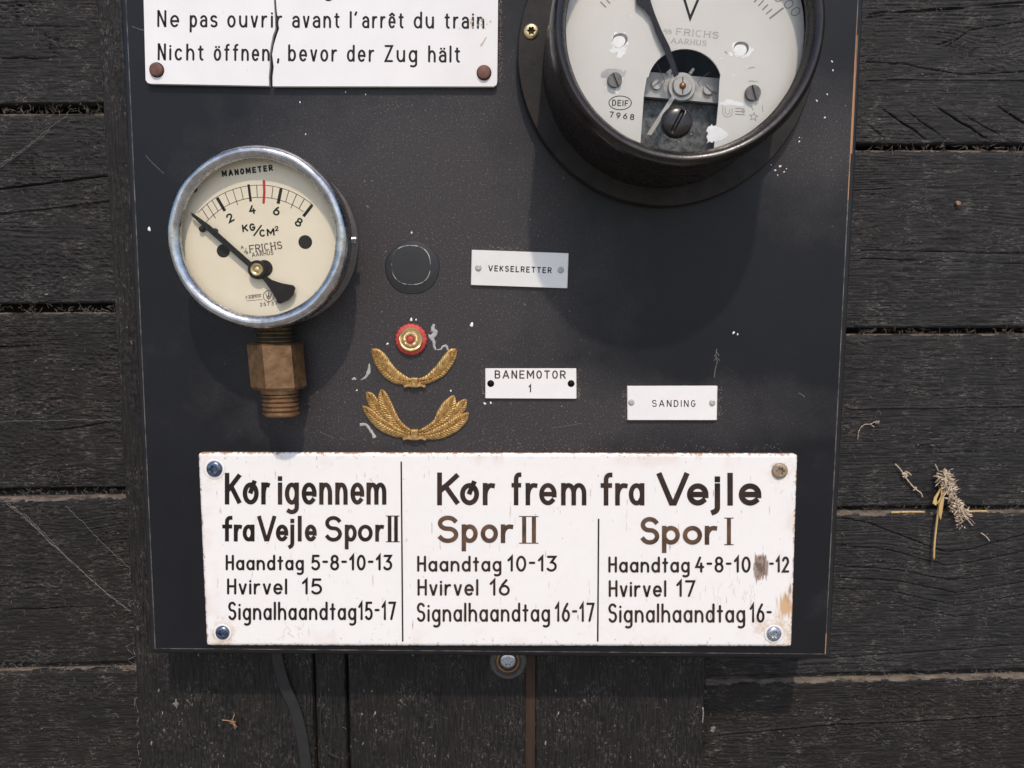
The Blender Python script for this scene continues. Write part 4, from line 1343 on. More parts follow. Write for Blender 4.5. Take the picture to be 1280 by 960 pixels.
OC = fit([(260, 253.6), (272, 246.4), (289, 237.8), (310.6, 231.3), (320.4, 231), (340, 233.5), (352, 235.5), (371.8, 243.3), (391.4, 256.2)])
IC = fit([(260, 274.5), (281, 259.2), (294, 252.4), (312, 247.9), (321.2, 246.7), (339.3, 247.1), (365.7, 256.2), (379.3, 265.2)])
hp = hd + .04 * MM
sh = []
def arc_px(C, xa, xb, n=40):
    out = []
    for i in range(n + 1):
        x = xa + (xb - xa) * i / n
        out.append((x, C[1] - math.sqrt(max(C[2] ** 2 - (x - C[0]) ** 2, 0))))
    return out
sh.append((arc_px(OC, 247, 391.5), .7, 'flat')); sh.append((arc_px(IC, 257, 379.5), .7, 'flat'))
maj = {2: ((271.3, 247.1), (281.1, 263.7)), 4: ((310.6, 230.5), (313.4, 252.1)), 6: ((351.4, 235.5), (347.6, 254.7)), 8: ((390.2, 256.2), (379.3, 270.5))}
seq = [((246, 266), (258, 279)), maj[2], maj[4], maj[6], maj[8]]
def on(C, x): return C[1] - math.sqrt(max(C[2] ** 2 - (x - C[0]) ** 2, 0))
for k in range(4):
    for j in (1, 2, 3):
        f_ = j / 4
        xo = seq[k][0][0] * (1 - f_) + seq[k + 1][0][0] * f_
        xi_end = lambda e: seq[e][0][0] + (seq[e][1][0] - seq[e][0][0]) * .75
        xi = xi_end(k) * (1 - f_) + xi_end(k + 1) * f_
        p0, p1 = (xo, on(OC, xo)), (xi, on(IC, xi))
        if j == 2: p1 = (p0[0] + (p1[0] - p0[0]) * 1.32, p0[1] + (p1[1] - p0[1]) * 1.32)
        sh.append(([p0, p1], .85, 'flat'))
for k in maj: sh.append(([maj[k][0], maj[k][1]], 3.9 if k != 4 else 3.2, 'flat'))
lettering("scale_marks", sh, hp, M['ink'], dial)
lettering("red_mark", [([(329.9, 226.4), (330.4, 240), (329.5, 253.2)], 3.1, 'round')], hp + .08 * MM, M['red_mark'], dial)
def digit(sheet, ch, cx, cy, H, w, ang, W_=None, serif=False):
    """one character centred at (cx, cy), turned by ang degrees clockwise"""
    W_ = W_ or (WID.get(ch, .5) * H + w)
    a_ = math.radians(ang)
    ox = cx - W_ / 2 * math.cos(a_) - H / 2 * math.sin(a_)
    oy = cy - W_ / 2 * math.sin(a_) + H / 2 * math.cos(a_)
    glyph(ch, 0, W_, H, .68, w, sheet, ox, oy, a_, 'round', serif)
sh = []
for ch, x, y, a_ in (('2', 287.5, 272.3, -30), ('4', 315.4, 262, -8), ('6', 345.6, 263.7, 9), ('8', 373.6, 277.8, 30)): digit(sh, ch, x, y, 11.4, 2.15, a_, 8.4)
word(sh, "MANOMETER", 277.6, 221.3, 341.5, 213.4, 7.9, 2.05, .7, 'round', None, .26)
word(sh, "KG", 303.2, 290.4, 319.8, 288.2, 9.6, 2.1, .7, 'round', None, .14)
sh.append(([(317, 295), (327, 281.4)], 2.0, 'flat'))
word(sh, "CM", 324.6, 296.4, 343.6, 294.6, 9.4, 2.05, .7, 'round', None, .14)
word(sh, "2", 343.8, 289.0, 348.4, 288.6, 6.4, 1.3, .7)
lettering("lettering", sh, hp, M['ink'], dial)
sh = []
word(sh, "FRICHS", 312.2, 316.4, 353.2, 311.0, 9.8, 1.35, .7, 'round', None, .16, True)
word(sh, "A", 301, 311.6, 305, 311, 4.2, .8, .7); sh.append(([(305, 316), (308, 310)], .7, 'flat')); word(sh, "S", 307, 318, 310.4, 317.5, 4.2, .8, .7)
word(sh, "AARHUS", 315, 321.4, 342, 318.4, 5.6, .85, .7, 'round', None, .16)
word(sh, "FABRIK", 307.4, 374.2, 326.4, 371.8, 3.8, .65, .7)
sh.append(([(310, 369.4), (327, 367.8)], .5, 'flat')); sh.append(([(308, 376), (328, 374.4)], .5, 'flat'))
sh.append((arc(335.8, 370, 6.7, 6.7, 0, 360, 30), .8, 'flat'))
sh += [([(332, 366.5), (334, 372.5), (335.8, 368), (337.6, 372.5), (339.6, 366.5)], .9, 'flat'), ([(335.8, 365.4), (335.8, 375)], .9, 'flat'), ([(333.6, 373.4), (338, 373.4)], .7, 'flat')]
for ch, x, y in (('2', 326.4, 380.6), ('5', 331, 380.4), ('7', 335.4, 380), ('3', 340.6, 379.6), ('7', 345.4, 379)): digit(sh, ch, x, y, 4.6, .75, -4)
lettering("lettering", sh, hp, M['ink_brown'], dial)
# holes and stop pins
for (x, y, r) in ((381.6, 302.6, 8.6), (279.2, 313.6, 8.3), (330.5, 335.5, 10.5)):
    c = at(x, y, hd); R = r * mpx(y, hd)
    mb = MB(); lathe(mb, (c.x, c.z), [(R, hd + .05 * MM), (R * .93, hd + .03 * MM), (.0001, hd + .025 * MM)], 32)
    mb.build("dial_hole", M['dark'], dial)
for (x, y, r) in ((253.6, 286.4, 4.0), (269.4, 289, 3.6), (242, 236, 5)):
    pin_head("stop_pin", x, y, hd, r, M['blackm'], pg, dome=2.0, slot=False)
# needle
hn = 23.0 * MM
mb = MB()
pxprism(mb, [(238.2, 265.6), (240.5, 266.2), (262, 281.5), (316, 329.5), (322, 326), (332, 333), (331, 344.5), (340, 350), (352, 354), (366.5, 356.6), (369.2, 360), (366.5, 369), (360, 375.5), (350, 379.8), (347.2, 378.8), (344, 372), (337, 360.5), (328, 348.5), (320, 348.6), (312.5, 342), (311.5, 334.5), (258, 287.5), (240, 270)], hn, hn - .5 * MM)
ndl = mb.build("needle", M['blackm'], pg)
c = at(322, 337.2, hn); q_ = mpx(337, hn)
mb = MB(); lathe(mb, (c.x, c.z), [(11.8 * q_, hn - .6 * MM), (11.8 * q_, hn + .5 * MM), (10.6 * q_, hn + .9 * MM), (8.2 * q_, hn + .9 * MM)], 40)
mb.build("needle_boss", M['blackm'], pg, smooth=True, sharp=40)
mb = MB(); lathe(mb, (c.x, c.z), [(8 * q_, hn + .3 * MM), (8 * q_, hn + 1.3 * MM), (6.8 * q_, hn + 1.7 * MM), (4.4 * q_, hn + 1.6 * MM), (3.6 * q_, hn + 1.3 * MM), (2.2 * q_, hn + 1.5 * MM), (.1 * q_, hn + 1.6 * MM)], 40)
mb.build("pivot_cap", M['brass_bright'], pg, smooth=True, sharp=50)
# small screw in the side of the case
mb = MB()
tube(mb, [(ax[0] + Rc * .99, -12.5 * MM, ax[1] + .3 * MM), (ax[0] + Rc + 1.7 * MM, -12.5 * MM, ax[1] + .3 * MM)], 1.7 * MM, 16)
mb.build("side_screw", M['zinc'], pg)

# pipe fitting below: turned about a vertical axis
hf = 11.6 * MM
fa = at(343.0, 420, hf); fb = at(351, 506, hf)
def fit_x(z): return fa.x + (fb.x - fa.x) * (z - fa.z) / (fb.z - fa.z)
def vlathe(mb, prof, n=40, a0=0.0):
    pts, faces = [], []
    for (r, z) in prof:
        for i in range(n):
            a_ = a0 + 2 * math.pi * i / n
            pts.append((fit_x(z) + r * math.cos(a_), -hf - r * math.sin(a_), z))
    for k in range(len(prof) - 1):
        for i in range(n):
            j = (i + 1) % n
            faces.append((k * n + i, k * n + j, (k + 1) * n + j, (k + 1) * n + i))
    faces.append(tuple(range(n))); faces.append(tuple((len(prof) - 1) * n + i for i in range(n)))
    mb.add(pts, faces)
def zrow(y): return at(345, y, hf).z
def thread(y0, y1, r, pitch, d):
    pr = []; y = y0
    while y < y1:
        pr += [(r - d, zrow(y)), (r, zrow(y + pitch * .35)), (r, zrow(y + pitch * .6)), (r - d, zrow(y + pitch))]
        y += pitch
    return pr
qf = mpx(450, hf)
mb = MB(); vlathe(mb, [(21 * qf, zrow(400))] + thread(408, 428, 22.3 * qf, 5.2, 1.6 * qf) + [(20 * qf, zrow(430))])
mb.build("neck_thread", M['brass_dark'], pg, smooth=True, sharp=35)
mb = MB()
vlathe(mb, [(30 * qf, zrow(428.2)), (33.6 * qf, zrow(430.5)), (33.6 * qf, zrow(482.5)), (30.5 * qf, zrow(486)), (24 * qf, zrow(486.2))], 6, math.radians(40))
mb.build("hex_nut", M['brass'], pg)
mb = MB(); vlathe(mb, [(23.2 * qf, zrow(485)), (23.2 * qf, zrow(491))] + thread(491, 513.5, 22.6 * qf, 5.6, 2.2 * qf) + [(20 * qf, zrow(516)), (17 * qf, zrow(517))])
mb.build("pipe_thread", M['brass'], pg, smooth=True, sharp=35)

# ------------------------------------------------------------------ voltmeter
hv = 56 * MM
vc = at(862, 29, hv); vx = (vc.x, vc.z)
qv = mpx(29, hv)
RV = 175 * qv
Rf = 186.5 * mpx(60, 5 * MM)
vm = thing("voltmeter", (vx[0], 0, vx[1] - Rf), "large round black voltmeter with a pale dial, cut off by the top of the picture", "meter")
fc_ = at(833, 68, 5 * MM)
mb = MB(); lathe(mb, (fc_.x, fc_.z), [(Rf, 0), (Rf, 4.6 * MM), (Rf * .992, 5.4 * MM), (RV * .85, 5.6 * MM)], 160, close=False)
mb.build("mounting_flange", M['flange'], vm, smooth=True, sharp=40)
mb = MB(); lathe(mb, vx, [(RV * 1.01, 5 * MM), (RV * 1.005, 10 * MM), (RV * .995, 45 * MM)], 160, close=False)
mb.build("body", M['bakelite'], vm, smooth=True, sharp=40)
mb = MB(); rv = 153.5 * qv
prof = [(RV * .97, 44.4 * MM), (RV * .995, 44.8 * MM), (RV * 1.0, 48 * MM), (RV * .995, 52 * MM), (RV * .975, 55 * MM), (RV * .95, 56.3 * MM), (RV * .925, 56.2 * MM), (RV * .905, 54.8 * MM), (rv * 1.012, 53.2 * MM), (rv * 1.008, 51.6 * MM), (rv, 51.3 * MM), (rv, 49.5 * MM), (rv * 1.05, 49.3 * MM)]
lathe(mb, vx, prof, 192, close=False, mod=lambda k, r, h, a: (r * (1 + .0012 * math.sin(4 * a) + .0006 * math.sin(23 * a)), h))
mb.build("bezel", M['bakelite'], vm, smooth=True, sharp=50)
mb = MB(); lathe(mb, vx, [(rv * 1.02, 49.8 * MM), (.0001, 49.8 * MM)], 96)
mb.build("glass", M['glass'], vm)
torx_screw("flange_screw", 664, 39.5, 5.2 * MM, 9.6, M['brass_bright'], vm)
# dial with its window cut out
hV = 44.5 * MM
bm = bmesh.new()
out = [bm.verts.new((vx[0] + rv * 1.03 * math.cos(2 * math.pi * i / 120), -hV, vx[1] + rv * 1.03 * math.sin(2 * math.pi * i / 120))) for i in range(120)]
win = [(801.5, 166), (805, 117), (808.5, 97)] + [(856 + 46.5 * math.cos(math.radians(a_)) , 106 - 45 * math.sin(math.radians(a_))) for a_ in range(168, 8, -8)] + [(899.5, 100), (898, 130), (893.5, 176)]
# close the window below the glass edge
win = [(800.3, 182)] + win[0:] + [(892.3, 187.5), (870, 192.4), (850, 193), (825, 189.8)]
inn = [bm.verts.new(tuple(at(x, y, hV))) for x, y in win]
es = [bm.edges.new((out[i], out[(i + 1) % 120])) for i in range(120)] + [bm.edges.new((inn[i], inn[(i + 1) % len(inn)])) for i in range(len(inn))]
bmesh.ops.triangle_fill(bm, edges=es, use_beauty=True, use_dissolve=False)
bmesh.ops.recalc_face_normals(bm, faces=bm.faces)
ext = bmesh.ops.extrude_face_region(bm, geom=list(bm.faces))
for v_ in ext['geom']:
    if isinstance(v_, bmesh.types.BMVert): v_.co.y += .8 * MM
bmesh.ops.recalc_face_normals(bm, faces=bm.faces)
me = bpy.data.meshes.new("dial")
org = ORG[vm.name]
for v_ in bm.verts: v_.co -= org
bm.to_mesh(me); bm.free(); me.materials.append(M['dial_grey'])
vd = bpy.data.objects.new("dial", me); COL.objects.link(vd); vd.parent = vm; ORG[vd.name] = org
hq = hV + .04 * MM
PV = (853.5, 107.0)
def pol(r, deg):
    a_ = math.radians(deg); return (PV[0] + r * math.sin(a_), PV[1] - r * math.cos(a_))
sh = []
nt_ = 34
for i in range(nt_):
    dg = -44.5 + (52.3 + 44.5) * i / (nt_ - 1)
    big = (i == nt_ - 1) or i % 10 == 3
    sh.append(([pol(137, dg), pol(159 if big else 147, dg)], 2.2 if big else 1.7, 'flat'))
for k, (x, y) in enumerate(((974, -3.5), (986, 5.2), (994.5, 14.5))):
    digit(sh, '0', x, y, 13, 1.1, 50, 9.5)
lettering("scale_marks", sh, hq, M['dial_print'], vd)
lettering("lettering", [([(849, -22), (862.7, 23), (881.5, -22)], 3.2, 'flat')], hq, M['navy'], vd)
sh = []
word(sh, "FRICHS", 845, 43.4, 898, 48.6, 8.6, 1.1, .7, 'round', None, .2, True)
word(sh, "A", 829, 40.5, 833.5, 41, 5, .8, .7); word(sh, "S", 835.5, 42, 839.6, 42.4, 5, .8, .7); sh.append(([(832.8, 43), (836, 36)], .7, 'flat'))
word(sh, "AARHUS", 838.6, 53.8, 883, 57.8, 7.0, .95, .7, 'round', None, .2, True)
lettering("lettering", sh, hq, M['dial_faint'], vd)
sh = []
sh.append((arc(775.2, 128.6, 14, 8.6, 0, 360, 40), 1.1, 'flat'))
word(sh, "DEIF", 765, 132.2, 785.4, 133.2, 7.8, 1.25, .7, 'round', None, .2)
for ch, x, y in (('7', 764.5, 143.2), ('9', 773, 144.4), ('6', 781.6, 145.2), ('8', 790.2, 146.2)): digit(sh, ch, x, y, 7.6, 1.25, 5, 5.4)
lettering("lettering", sh, hq, M['ink'], vd)
sh = []
sh.append(([(903.5, 133), (903.5, 140.5)] + [(909.3 + 5.8 * math.cos(math.radians(a_)), 140.5 - 5.8 * math.sin(math.radians(a_))) for a_ in range(180, 361, 15)] + [(915.2, 135)], .7, 'flat'))
sh.append(([(906.5, 134), (906.5, 140)] + [(909.3 + 2.8 * math.cos(math.radians(a_)), 140 - 2.8 * math.sin(math.radians(a_))) for a_ in range(180, 361, 15)] + [(912.2, 136)], .7, 'flat'))
for k in range(3): sh.append(([(919, 135.4 + k * 3.6), (931, 136.2 + k * 3.6)], .8, 'flat'))
word(sh, "5", 927.4, 141, 931, 141.2, 5, .6, .7)
star = []
for i in range(11):
    r_ = 5.4 if i % 2 == 0 else 2.3
    a_ = math.radians(-90 + 36 * i + 8); star.append((942 + r_ * math.cos(a_), 146 + r_ * math.sin(a_)))
sh.append((star, .7, 'flat')); sh.append(([(939.5, 133), (941, 138)], .7, 'flat')); sh.append(([(953, 131.5), (953.6, 140)], .7, 'flat'))
lettering("lettering", sh, hq, M['dial_print'], vd)
# drilled holes with bright metal under chipped paint
def chipped(x, y, r, seed, spread=1.35, m_='white_chip', hh=.05):
    rr = random.Random(seed)
    pts = []
    for i in range(26):
        a_ = 2 * math.pi * i / 26
        k = r * spread * (1 + rr.uniform(-.22, .22))
        pts.append(at(x + k * math.cos(a_), y + k * math.sin(a_), hV + hh * MM))
    mb = MB(); mb.add(pts, [tuple(range(26))])
    return mb
for (x, y, sd) in ((775, 50, 1), (926.7, 60.5, 2)):
    chipped(x - .5, y + 1, 9.2, sd, 1.14).build("bare_chip", M['white_chip'], vd)
    for (dx, dy, r, hh, m_, nm) in ((0, 0, 8.9, .09, 'steel_dark', "dial_hole"), (-1.3, 2.2, 7.4, .15, 'white_chip', "hole_bottom")):
        c = at(x + dx, y + dy, hV); R = r * mpx(y, hV)
        mb = MB(); lathe(mb, (c.x, c.z), [(R, hV + hh * MM), (R * .98, hV + (hh - .012) * MM), (.0001, hV + (hh - .015) * MM)], 32,
                         mod=lambda k, r_, h_, a: (r_ * (1 + .06 * math.sin(2 * a + sd) + .04 * math.sin(3 * a)), h_))
        mb.build(nm, M[m_], vd)
def chip_poly(pts, hh=.06, m_='white_chip'):
    r2 = random.Random(int(pts[0][0] * 7 + pts[0][1]))
    out_ = []
    for k in range(len(pts)):
        a_, b_ = pts[k], pts[(k + 1) % len(pts)]
        L = math.hypot(b_[0] - a_[0], b_[1] - a_[1]); n_ = max(1, int(L / 1.6))
        for q_ in range(n_):
            t_ = q_ / n_; j_ = min(.9, L * .12)
            out_.append((a_[0] + (b_[0] - a_[0]) * t_ + r2.gauss(0, j_), a_[1] + (b_[1] - a_[1]) * t_ + r2.gauss(0, j_)))
    mb = MB(); mb.add([at(x, y, hV + hh * MM) for x, y in out_], [tuple(range(len(out_)))])
    mb.build("bare_chip", M[m_], vd)
chip_poly([(762, 62), (768, 58), (776, 60), (784, 58), (782, 66), (776, 73), (771, 71), (773, 66), (765, 67)])
chip_poly([(906, 64), (915, 66), (917, 71), (909, 70)]); chip_poly([(932, 66), (941, 60), (943, 64), (935, 71)])
chip_poly([(899, 128), (911, 124), (922, 127), (931, 130), (926, 133), (910, 131), (899, 131.5)])
chip_poly([(884, 160), (890, 156), (901, 160), (912, 168), (905, 174), (884, 178)])
chip_poly([(932, 85), (943, 83.6), (943, 85), (933, 86.2)])
chip_poly([(758, 92), (762, 97), (757, 112), (766, 112), (777, 112), (779, 97), (770, 92)], .05)
chip_poly([(751.5, 90), (758, 87), (769, 86), (783, 88), (782.5, 94), (779, 97), (770, 91), (762, 92), (758, 98), (752, 96)], .06, 'grey_chip')
chip_poly([(760, 114), (766, 112.5), (777, 113), (770, 117.5), (767, 114.5)])
chip_poly([(933, 101), (944, 100.5), (949, 103), (940, 102.6)], .06, 'grey_chip'); chip_poly([(940, 127), (951, 125), (951, 127), (943, 129)])
rr = random.Random(9)
for (x, y) in ((789.5, 20), (916.5, 93.8), (902, 73), (770, 30)):
    chip_poly([(x - 1.2, y), (x, y - .9), (x + 1.3, y - .2), (x + .3, y + .9)])
slot_screw("dial_screw", 768, 101, hV + .1 * MM, 9.2, math.radians(-66), M['steel_dark'], vd, 1.6)
slot_screw("dial_screw", 940.2, 117, hV + .1 * MM, 9.6, math.radians(-72), M['steel_dark'], vd, 1.6)
# movement behind the window
mb = MB(); lathe(mb, vx, [(rv * .99, 22 * MM), (.0001, 22 * MM)], 64)
mb.build("inner_case", M['dark'], vm)
hm = 38 * MM
mb = MB()
pxprism(mb, [(800, 88.5), (906, 98.5), (902, 129.5), (797, 120)], hm, hm - 2 * MM, .2 * MM)
bar = mb.build("movement_bridge", M['steel'], vm)
slot_screw("bridge_screw", 820.5, 106, hm, 6.6, math.radians(40), M['steel'], bar, 1.2)
slot_screw("bridge_screw", 885, 112.5, hm, 6.6, math.radians(-45), M['steel'], bar, 1.2)
slot_screw("bridge_screw", 897, 111, hm - .02 * MM, 6.0, math.radians(-75), M['steel'], bar, 1.0)
c = at(853.5, 107, hm + 3 * MM); qm = mpx(107, hm + 3 * MM)
mb = MB(); lathe(mb, (c.x, c.z), [(17.4 * qm, hm - .2 * MM), (17.4 * qm, hm + 1.4 * MM), (16.6 * qm, hm + 1.7 * MM), (12.8 * qm, hm + 1.7 * MM), (12.4 * qm, hm + 1.2 * MM)], 48)
mb.build("pivot_ring", M['steel'], vm, smooth=True, sharp=40)
mb = MB(); lathe(mb, (c.x, c.z), [(12 * qm, hm + 1.2 * MM), (12 * qm, hm + 2.6 * MM), (11.2 * qm, hm + 2.9 * MM), (4.2 * qm, hm + 2.9 * MM)], 40)
slotp = [(852.9, 96), (854.1, 96), (854.1, 118), (852.9, 118)]
pd = mb.build("pivot_disc", M['steel'], vm, smooth=True, sharp=40)
mb = MB(); pxprism(mb, slotp, hm + 2.96 * MM, hm + 2.5 * MM)
mb.build("slot", M['dark'], pd)
mb = MB(); lathe(mb, (c.x, c.z), [(4.3 * qm, hm + 2.8 * MM), (3.8 * qm, hm + 3.4 * MM), (1.5 * qm, hm + 3.8 * MM), (.1 * qm, hm + 3.85 * MM)], 24)
mb.build("pivot_jewel", surface("copper jewel", (.28, .12, .06), (.42, .2, .1), 500, (.3, .4), metal=.8), vm, smooth=True)
mb = MB()
pxprism(mb, [(833, 90), (839, 85), (842, 88), (836, 94)], hm + 1 * MM, hm, 0)
pxprism(mb, [(861, 91), (866, 84.5), (868.5, 86.5), (864, 93)], hm + 1 * MM, hm, 0)
mb.build("ring_tab", M['steel'], vm)
mb = MB()
tube(mb, [at(x, y, hm + 1.5 * MM) for x, y in ((821, 79), (826, 90), (831, 102), (827, 107))], .12 * MM, 5)
tube(mb, [at(x, y, hm + 1.5 * MM) for x, y in ((887, 90), (876, 98), (871.5, 104), (876, 109))], .12 * MM, 5)
mb.build("hair_spring", M['steel_dark'], vm)
mb = MB()
pxprism(mb, [(840, 119), (844.5, 121), (814, 169), (808.5, 168)], hm + 2.2 * MM, hm + 1.4 * MM)
mb.build("zero_arm", M['steel'], vm)
mb = MB(); pxprism(mb, [(797, 124), (902, 133), (900, 190), (792, 190)], 33 * MM, 28 * MM)
mb.build("magnet_block", surface("grimy magnet steel", (.015, .016, .018), (.19, .195, .20), 420, (.4, .6), metal=.3, speck=(500, .7, (.35, .35, .35))), vm)
# needle over the dial
hN = 46.4 * MM
mb = MB()
pxprism(mb, [(786, -70), (796, -34), (795.5, 4), (806, 12), (813, 21), (820.5, 42), (831, 64), (843, 97), (848.5, 93), (837, 58), (827, 38), (818.5, 17), (813.5, 2), (812, -34), (790, -70)], hN, hN - .4 * MM)
mb.build("needle", M['navy'], vm)
# zero-adjust screw in the glass
hz = 50 * MM
c = at(845.6, 153, hz); R = 19.8 * mpx(153, hz)
mb = MB(); pts, faces = [], []
NR, NA = 30, 96
for i in range(NR + 1):
    for k in range(NA):
        a_ = 2 * math.pi * k / NA; r_ = R * i / NR
        x_, z_ = r_ * math.cos(a_), r_ * math.sin(a_)
        al = (x_ * math.cos(math.radians(63)) + z_ * math.sin(math.radians(63))) / R
        ac = (-x_ * math.sin(math.radians(63)) + z_ * math.cos(math.radians(63))) / R
        h_ = 2.6 * MM * math.sqrt(max(0, 1 - (i / NR) ** 2.6)) + .4 * MM
        cut = 1 / (1 + math.exp((abs(ac) - .105) * 90)) * 1 / (1 + math.exp((abs(al) - .72) * 40))
        pts.append((c.x + x_, -(hz + h_ - 1.7 * MM * cut), c.z + z_))
for i in range(NR):
    for k in range(NA):
        faces.append((i * NA + k, i * NA + (k + 1) % NA, (i + 1) * NA + (k + 1) % NA, (i + 1) * NA + k))
mb.add(pts, faces)
lathe(mb, (c.x, c.z), [(R, hz + .4 * MM), (R * 1.0, hz - .3 * MM)], NA, close=False)
mb.build("zero_screw", surface("black zero screw", (.012, .010, .009), (.022, .018, .017), 200, (.22, .36)), vm, smooth=True)

# ------------------------------------------------------------------ things on the wall below and beside the board
hwp = H_UP + 1.0 * MM
ws = thing("washer_screw", at(635, 850, H_UP), "torx screw through a round cloudy washer peeping out below the board", "screw")
c = at(635, 825.5, hwp); q_ = mpx(826, hwp)
mb = MB(); lathe(mb, (c.x, c.z), [(24 * q_, H_UP + .3 * MM), (24 * q_, H_UP + 1.2 * MM), (23 * q_, H_UP + 2.4 * MM), (20.5 * q_, H_UP + 3.4 * MM), (17.5 * q_, H_UP + 3.7 * MM), (16 * q_, H_UP + 3.2 * MM), (14.5 * q_, H_UP + 1.4 * MM), (9 * q_, H_UP + 1.0 * MM)], 64)
mb.build("washer", M['poly'], ws, smooth=True, sharp=40)
mb = MB(); lathe(mb, (c.x, c.z), [(16 * q_, H_UP + 1.7 * MM), (15 * q_, H_UP + 2.6 * MM), (12.4 * q_, H_UP + 2.7 * MM), (11.6 * q_, H_UP + 1.9 * MM)], 48, close=False)
mb.build("brass_collar", M['brass'], ws, smooth=True)
torx_screw("screw_head", 635, 825.5, H_UP + 1.8 * MM, 10, M['zinc'], ws, dome=.8)

mb = MB()
sp = curve_pts([(343, 800), (348, 830), (356, 858), (368, 885), (376, 915), (381, 945), (386, 985), (390, 1040)], 8)
pts, fc = [], []
for i, p in enumerate(sp):
    a_, b_ = sp[max(i - 1, 0)], sp[min(i + 1, len(sp) - 1)]
    d = (b_ - a_) / (np.hypot(*(b_ - a_)) + 1e-9); nx, ny = -d[1], d[0]
    for (o_, h_) in ((7.6, .8), (6.6, 2.3), (-6.6, 2.3), (-7.6, .8)):
        pts.append(at(p[0] + nx * o_, p[1] + ny * o_, H_UP + h_ * MM))
for i in range(len(sp) - 1):
    for k in range(3): fc.append((i * 4 + k, i * 4 + k + 1, (i + 1) * 4 + k + 1, (i + 1) * 4 + k))
mb.add(pts, fc)
tag(mb.build("rubber_strap", M['rubber'], origin=at(386, 985, H_UP)), "flat black rubber strap curving down over the upright plank", "strap")
mb = MB()
tube(mb, [at(p[0], p[1], H_UP + 1.4 * MM) for p in curve_pts([(401, 884), (400.5, 905), (403, 925), (410, 940), (420, 945.5), (424, 948), (423, 965), (422, 1000)], 8)], .42 * MM, 8)
tag(mb.build("thin_wire", M['rubber'], origin=at(422, 1000, H_UP)), "thin black wire hooking round near the bottom of the picture", "wire")

# dried grass caught in the plank gap
HG = H_PL + 1.6 * MM
dg = thing("dried_grass", at(1167, 700, H_PL), "dried grass head with a straw stem, caught in the gap between right hand planks", "grass")
mb = MB()
tube(mb, [at(x, y, HG + 1.2 * MM) for x, y in curve_pts([(1167.2, 699), (1168, 680), (1170, 660), (1172.5, 640), (1177, 612), (1181, 596)], 6)], .55 * MM, 8)
mb.build("stem", M['straw'], dg, smooth=True)
mb = MB()
for pts_ in ([(1181, 612), (1174, 632), (1173, 642), (1176, 650), (1178, 640), (1180, 625)], [(1176, 610), (1168, 622), (1166, 629), (1170, 632), (1176, 620)], [(1176, 612), (1171, 624), (1172, 630), (1177, 622)]):
    pxprism(mb, pts_, HG + 2.2 * MM, HG + 1.6 * MM)
mb.build("sheath", M['straw'], dg)
mb = MB()
rr = random.Random(21)
def frond(path, n, spread, lmin, lmax, hbase):
    P = curve_pts(path, 12)
    for k in range(n):
        p = P[rr.randrange(len(P))]
        x, y = p[0] + rr.gauss(0, spread), p[1] + rr.gauss(0, spread)
        a_ = rr.uniform(0, 6.28); L = rr.uniform(lmin, lmax); w_ = rr.uniform(.45, 1.2)
        h_ = hbase + rr.uniform(.2, 4.0) * MM
        e = (x + L * math.cos(a_), y + L * math.sin(a_)); mx_ = (x + e[0]) / 2 + w_ * math.sin(a_), (y + e[1]) / 2 - w_ * math.cos(a_); nx_ = (x + e[0]) / 2 - w_ * math.sin(a_), (y + e[1]) / 2 + w_ * math.cos(a_)
        mb.add([at(x, y, h_), at(mx_[0], mx_[1], h_ + rr.uniform(-.4, .7) * MM), at(e[0], e[1], h_ + rr.uniform(-.8, .8) * MM), at(nx_[0], nx_[1], h_ + rr.uniform(-.4, .7) * MM)], [(0, 1, 2), (0, 2, 3)])
frond([(1181, 592), (1182, 600), (1184, 610)], 150, 3.0, 5, 11, H_PL + .5 * MM)
frond([(1185, 606), (1190, 618), (1194, 630), (1201, 638), (1206, 644)], 200, 2.5, 4, 11, H_PL + .3 * MM)
frond([(1192, 634), (1196, 648), (1204, 658)], 45, 1.8, 2, 5, H_PL + .2 * MM)
mb.build("seed_head", M['chaff'], dg)
mb = MB()
for k in range(46):
    t_ = rr.random(); x, y = 1182 + 22 * t_ + rr.gauss(0, 3.5), 596 + 48 * t_ + rr.gauss(0, 3.5); a_ = rr.uniform(.3, 2.6); L = rr.uniform(6, 15)
    tube(mb, [at(p[0], p[1], H_PL + rr.uniform(1.0, 3.5) * MM) for p in curve_pts([(x, y), (x + L * .5 * math.cos(a_) + rr.gauss(0, 2), y + L * .5 * math.sin(a_)), (x + L * math.cos(a_), y + L * math.sin(a_))], 4)], .10 * MM, 4)
for path in ([(1204, 642), (1210, 650), (1216, 657)], [(1226, 666), (1232, 670), (1237, 676)], [(1173, 589), (1169, 580)]):
    tube(mb, [at(x, y, H_PL + 1.2 * MM) for x, y in curve_pts(path, 5)], .22 * MM, 5)
mb.build("awn", M['chaff'], dg)

def fluff(name, label, cat, paths, r, h, mat, tufts=()):
    mb_ = MB()
    for p in paths: tube(mb_, [at(x, y, h + rr.uniform(0, .6) * MM) for x, y in curve_pts(p, 6)], r, 5)
    for (x, y, n_, s_) in tufts:
        for k in range(n_):
            a_ = rr.uniform(0, 6.28); L = rr.uniform(.5, 1) * s_
            p = [(x + rr.gauss(0, s_ * .3), y + rr.gauss(0, s_ * .3)), (x + L * math.cos(a_) * .5 + rr.gauss(0, 1), y + L * math.sin(a_) * .5), (x + L * math.cos(a_), y + L * math.sin(a_))]
            tube(mb_, [at(px_, py_, h + rr.uniform(0, 1.2) * MM) for px_, py_ in curve_pts(p, 3)], r * .8, 4)
    o_ = mb_.build(name, M[mat], origin=at(*paths[0][0], h))
    return tag(o_, label, cat)


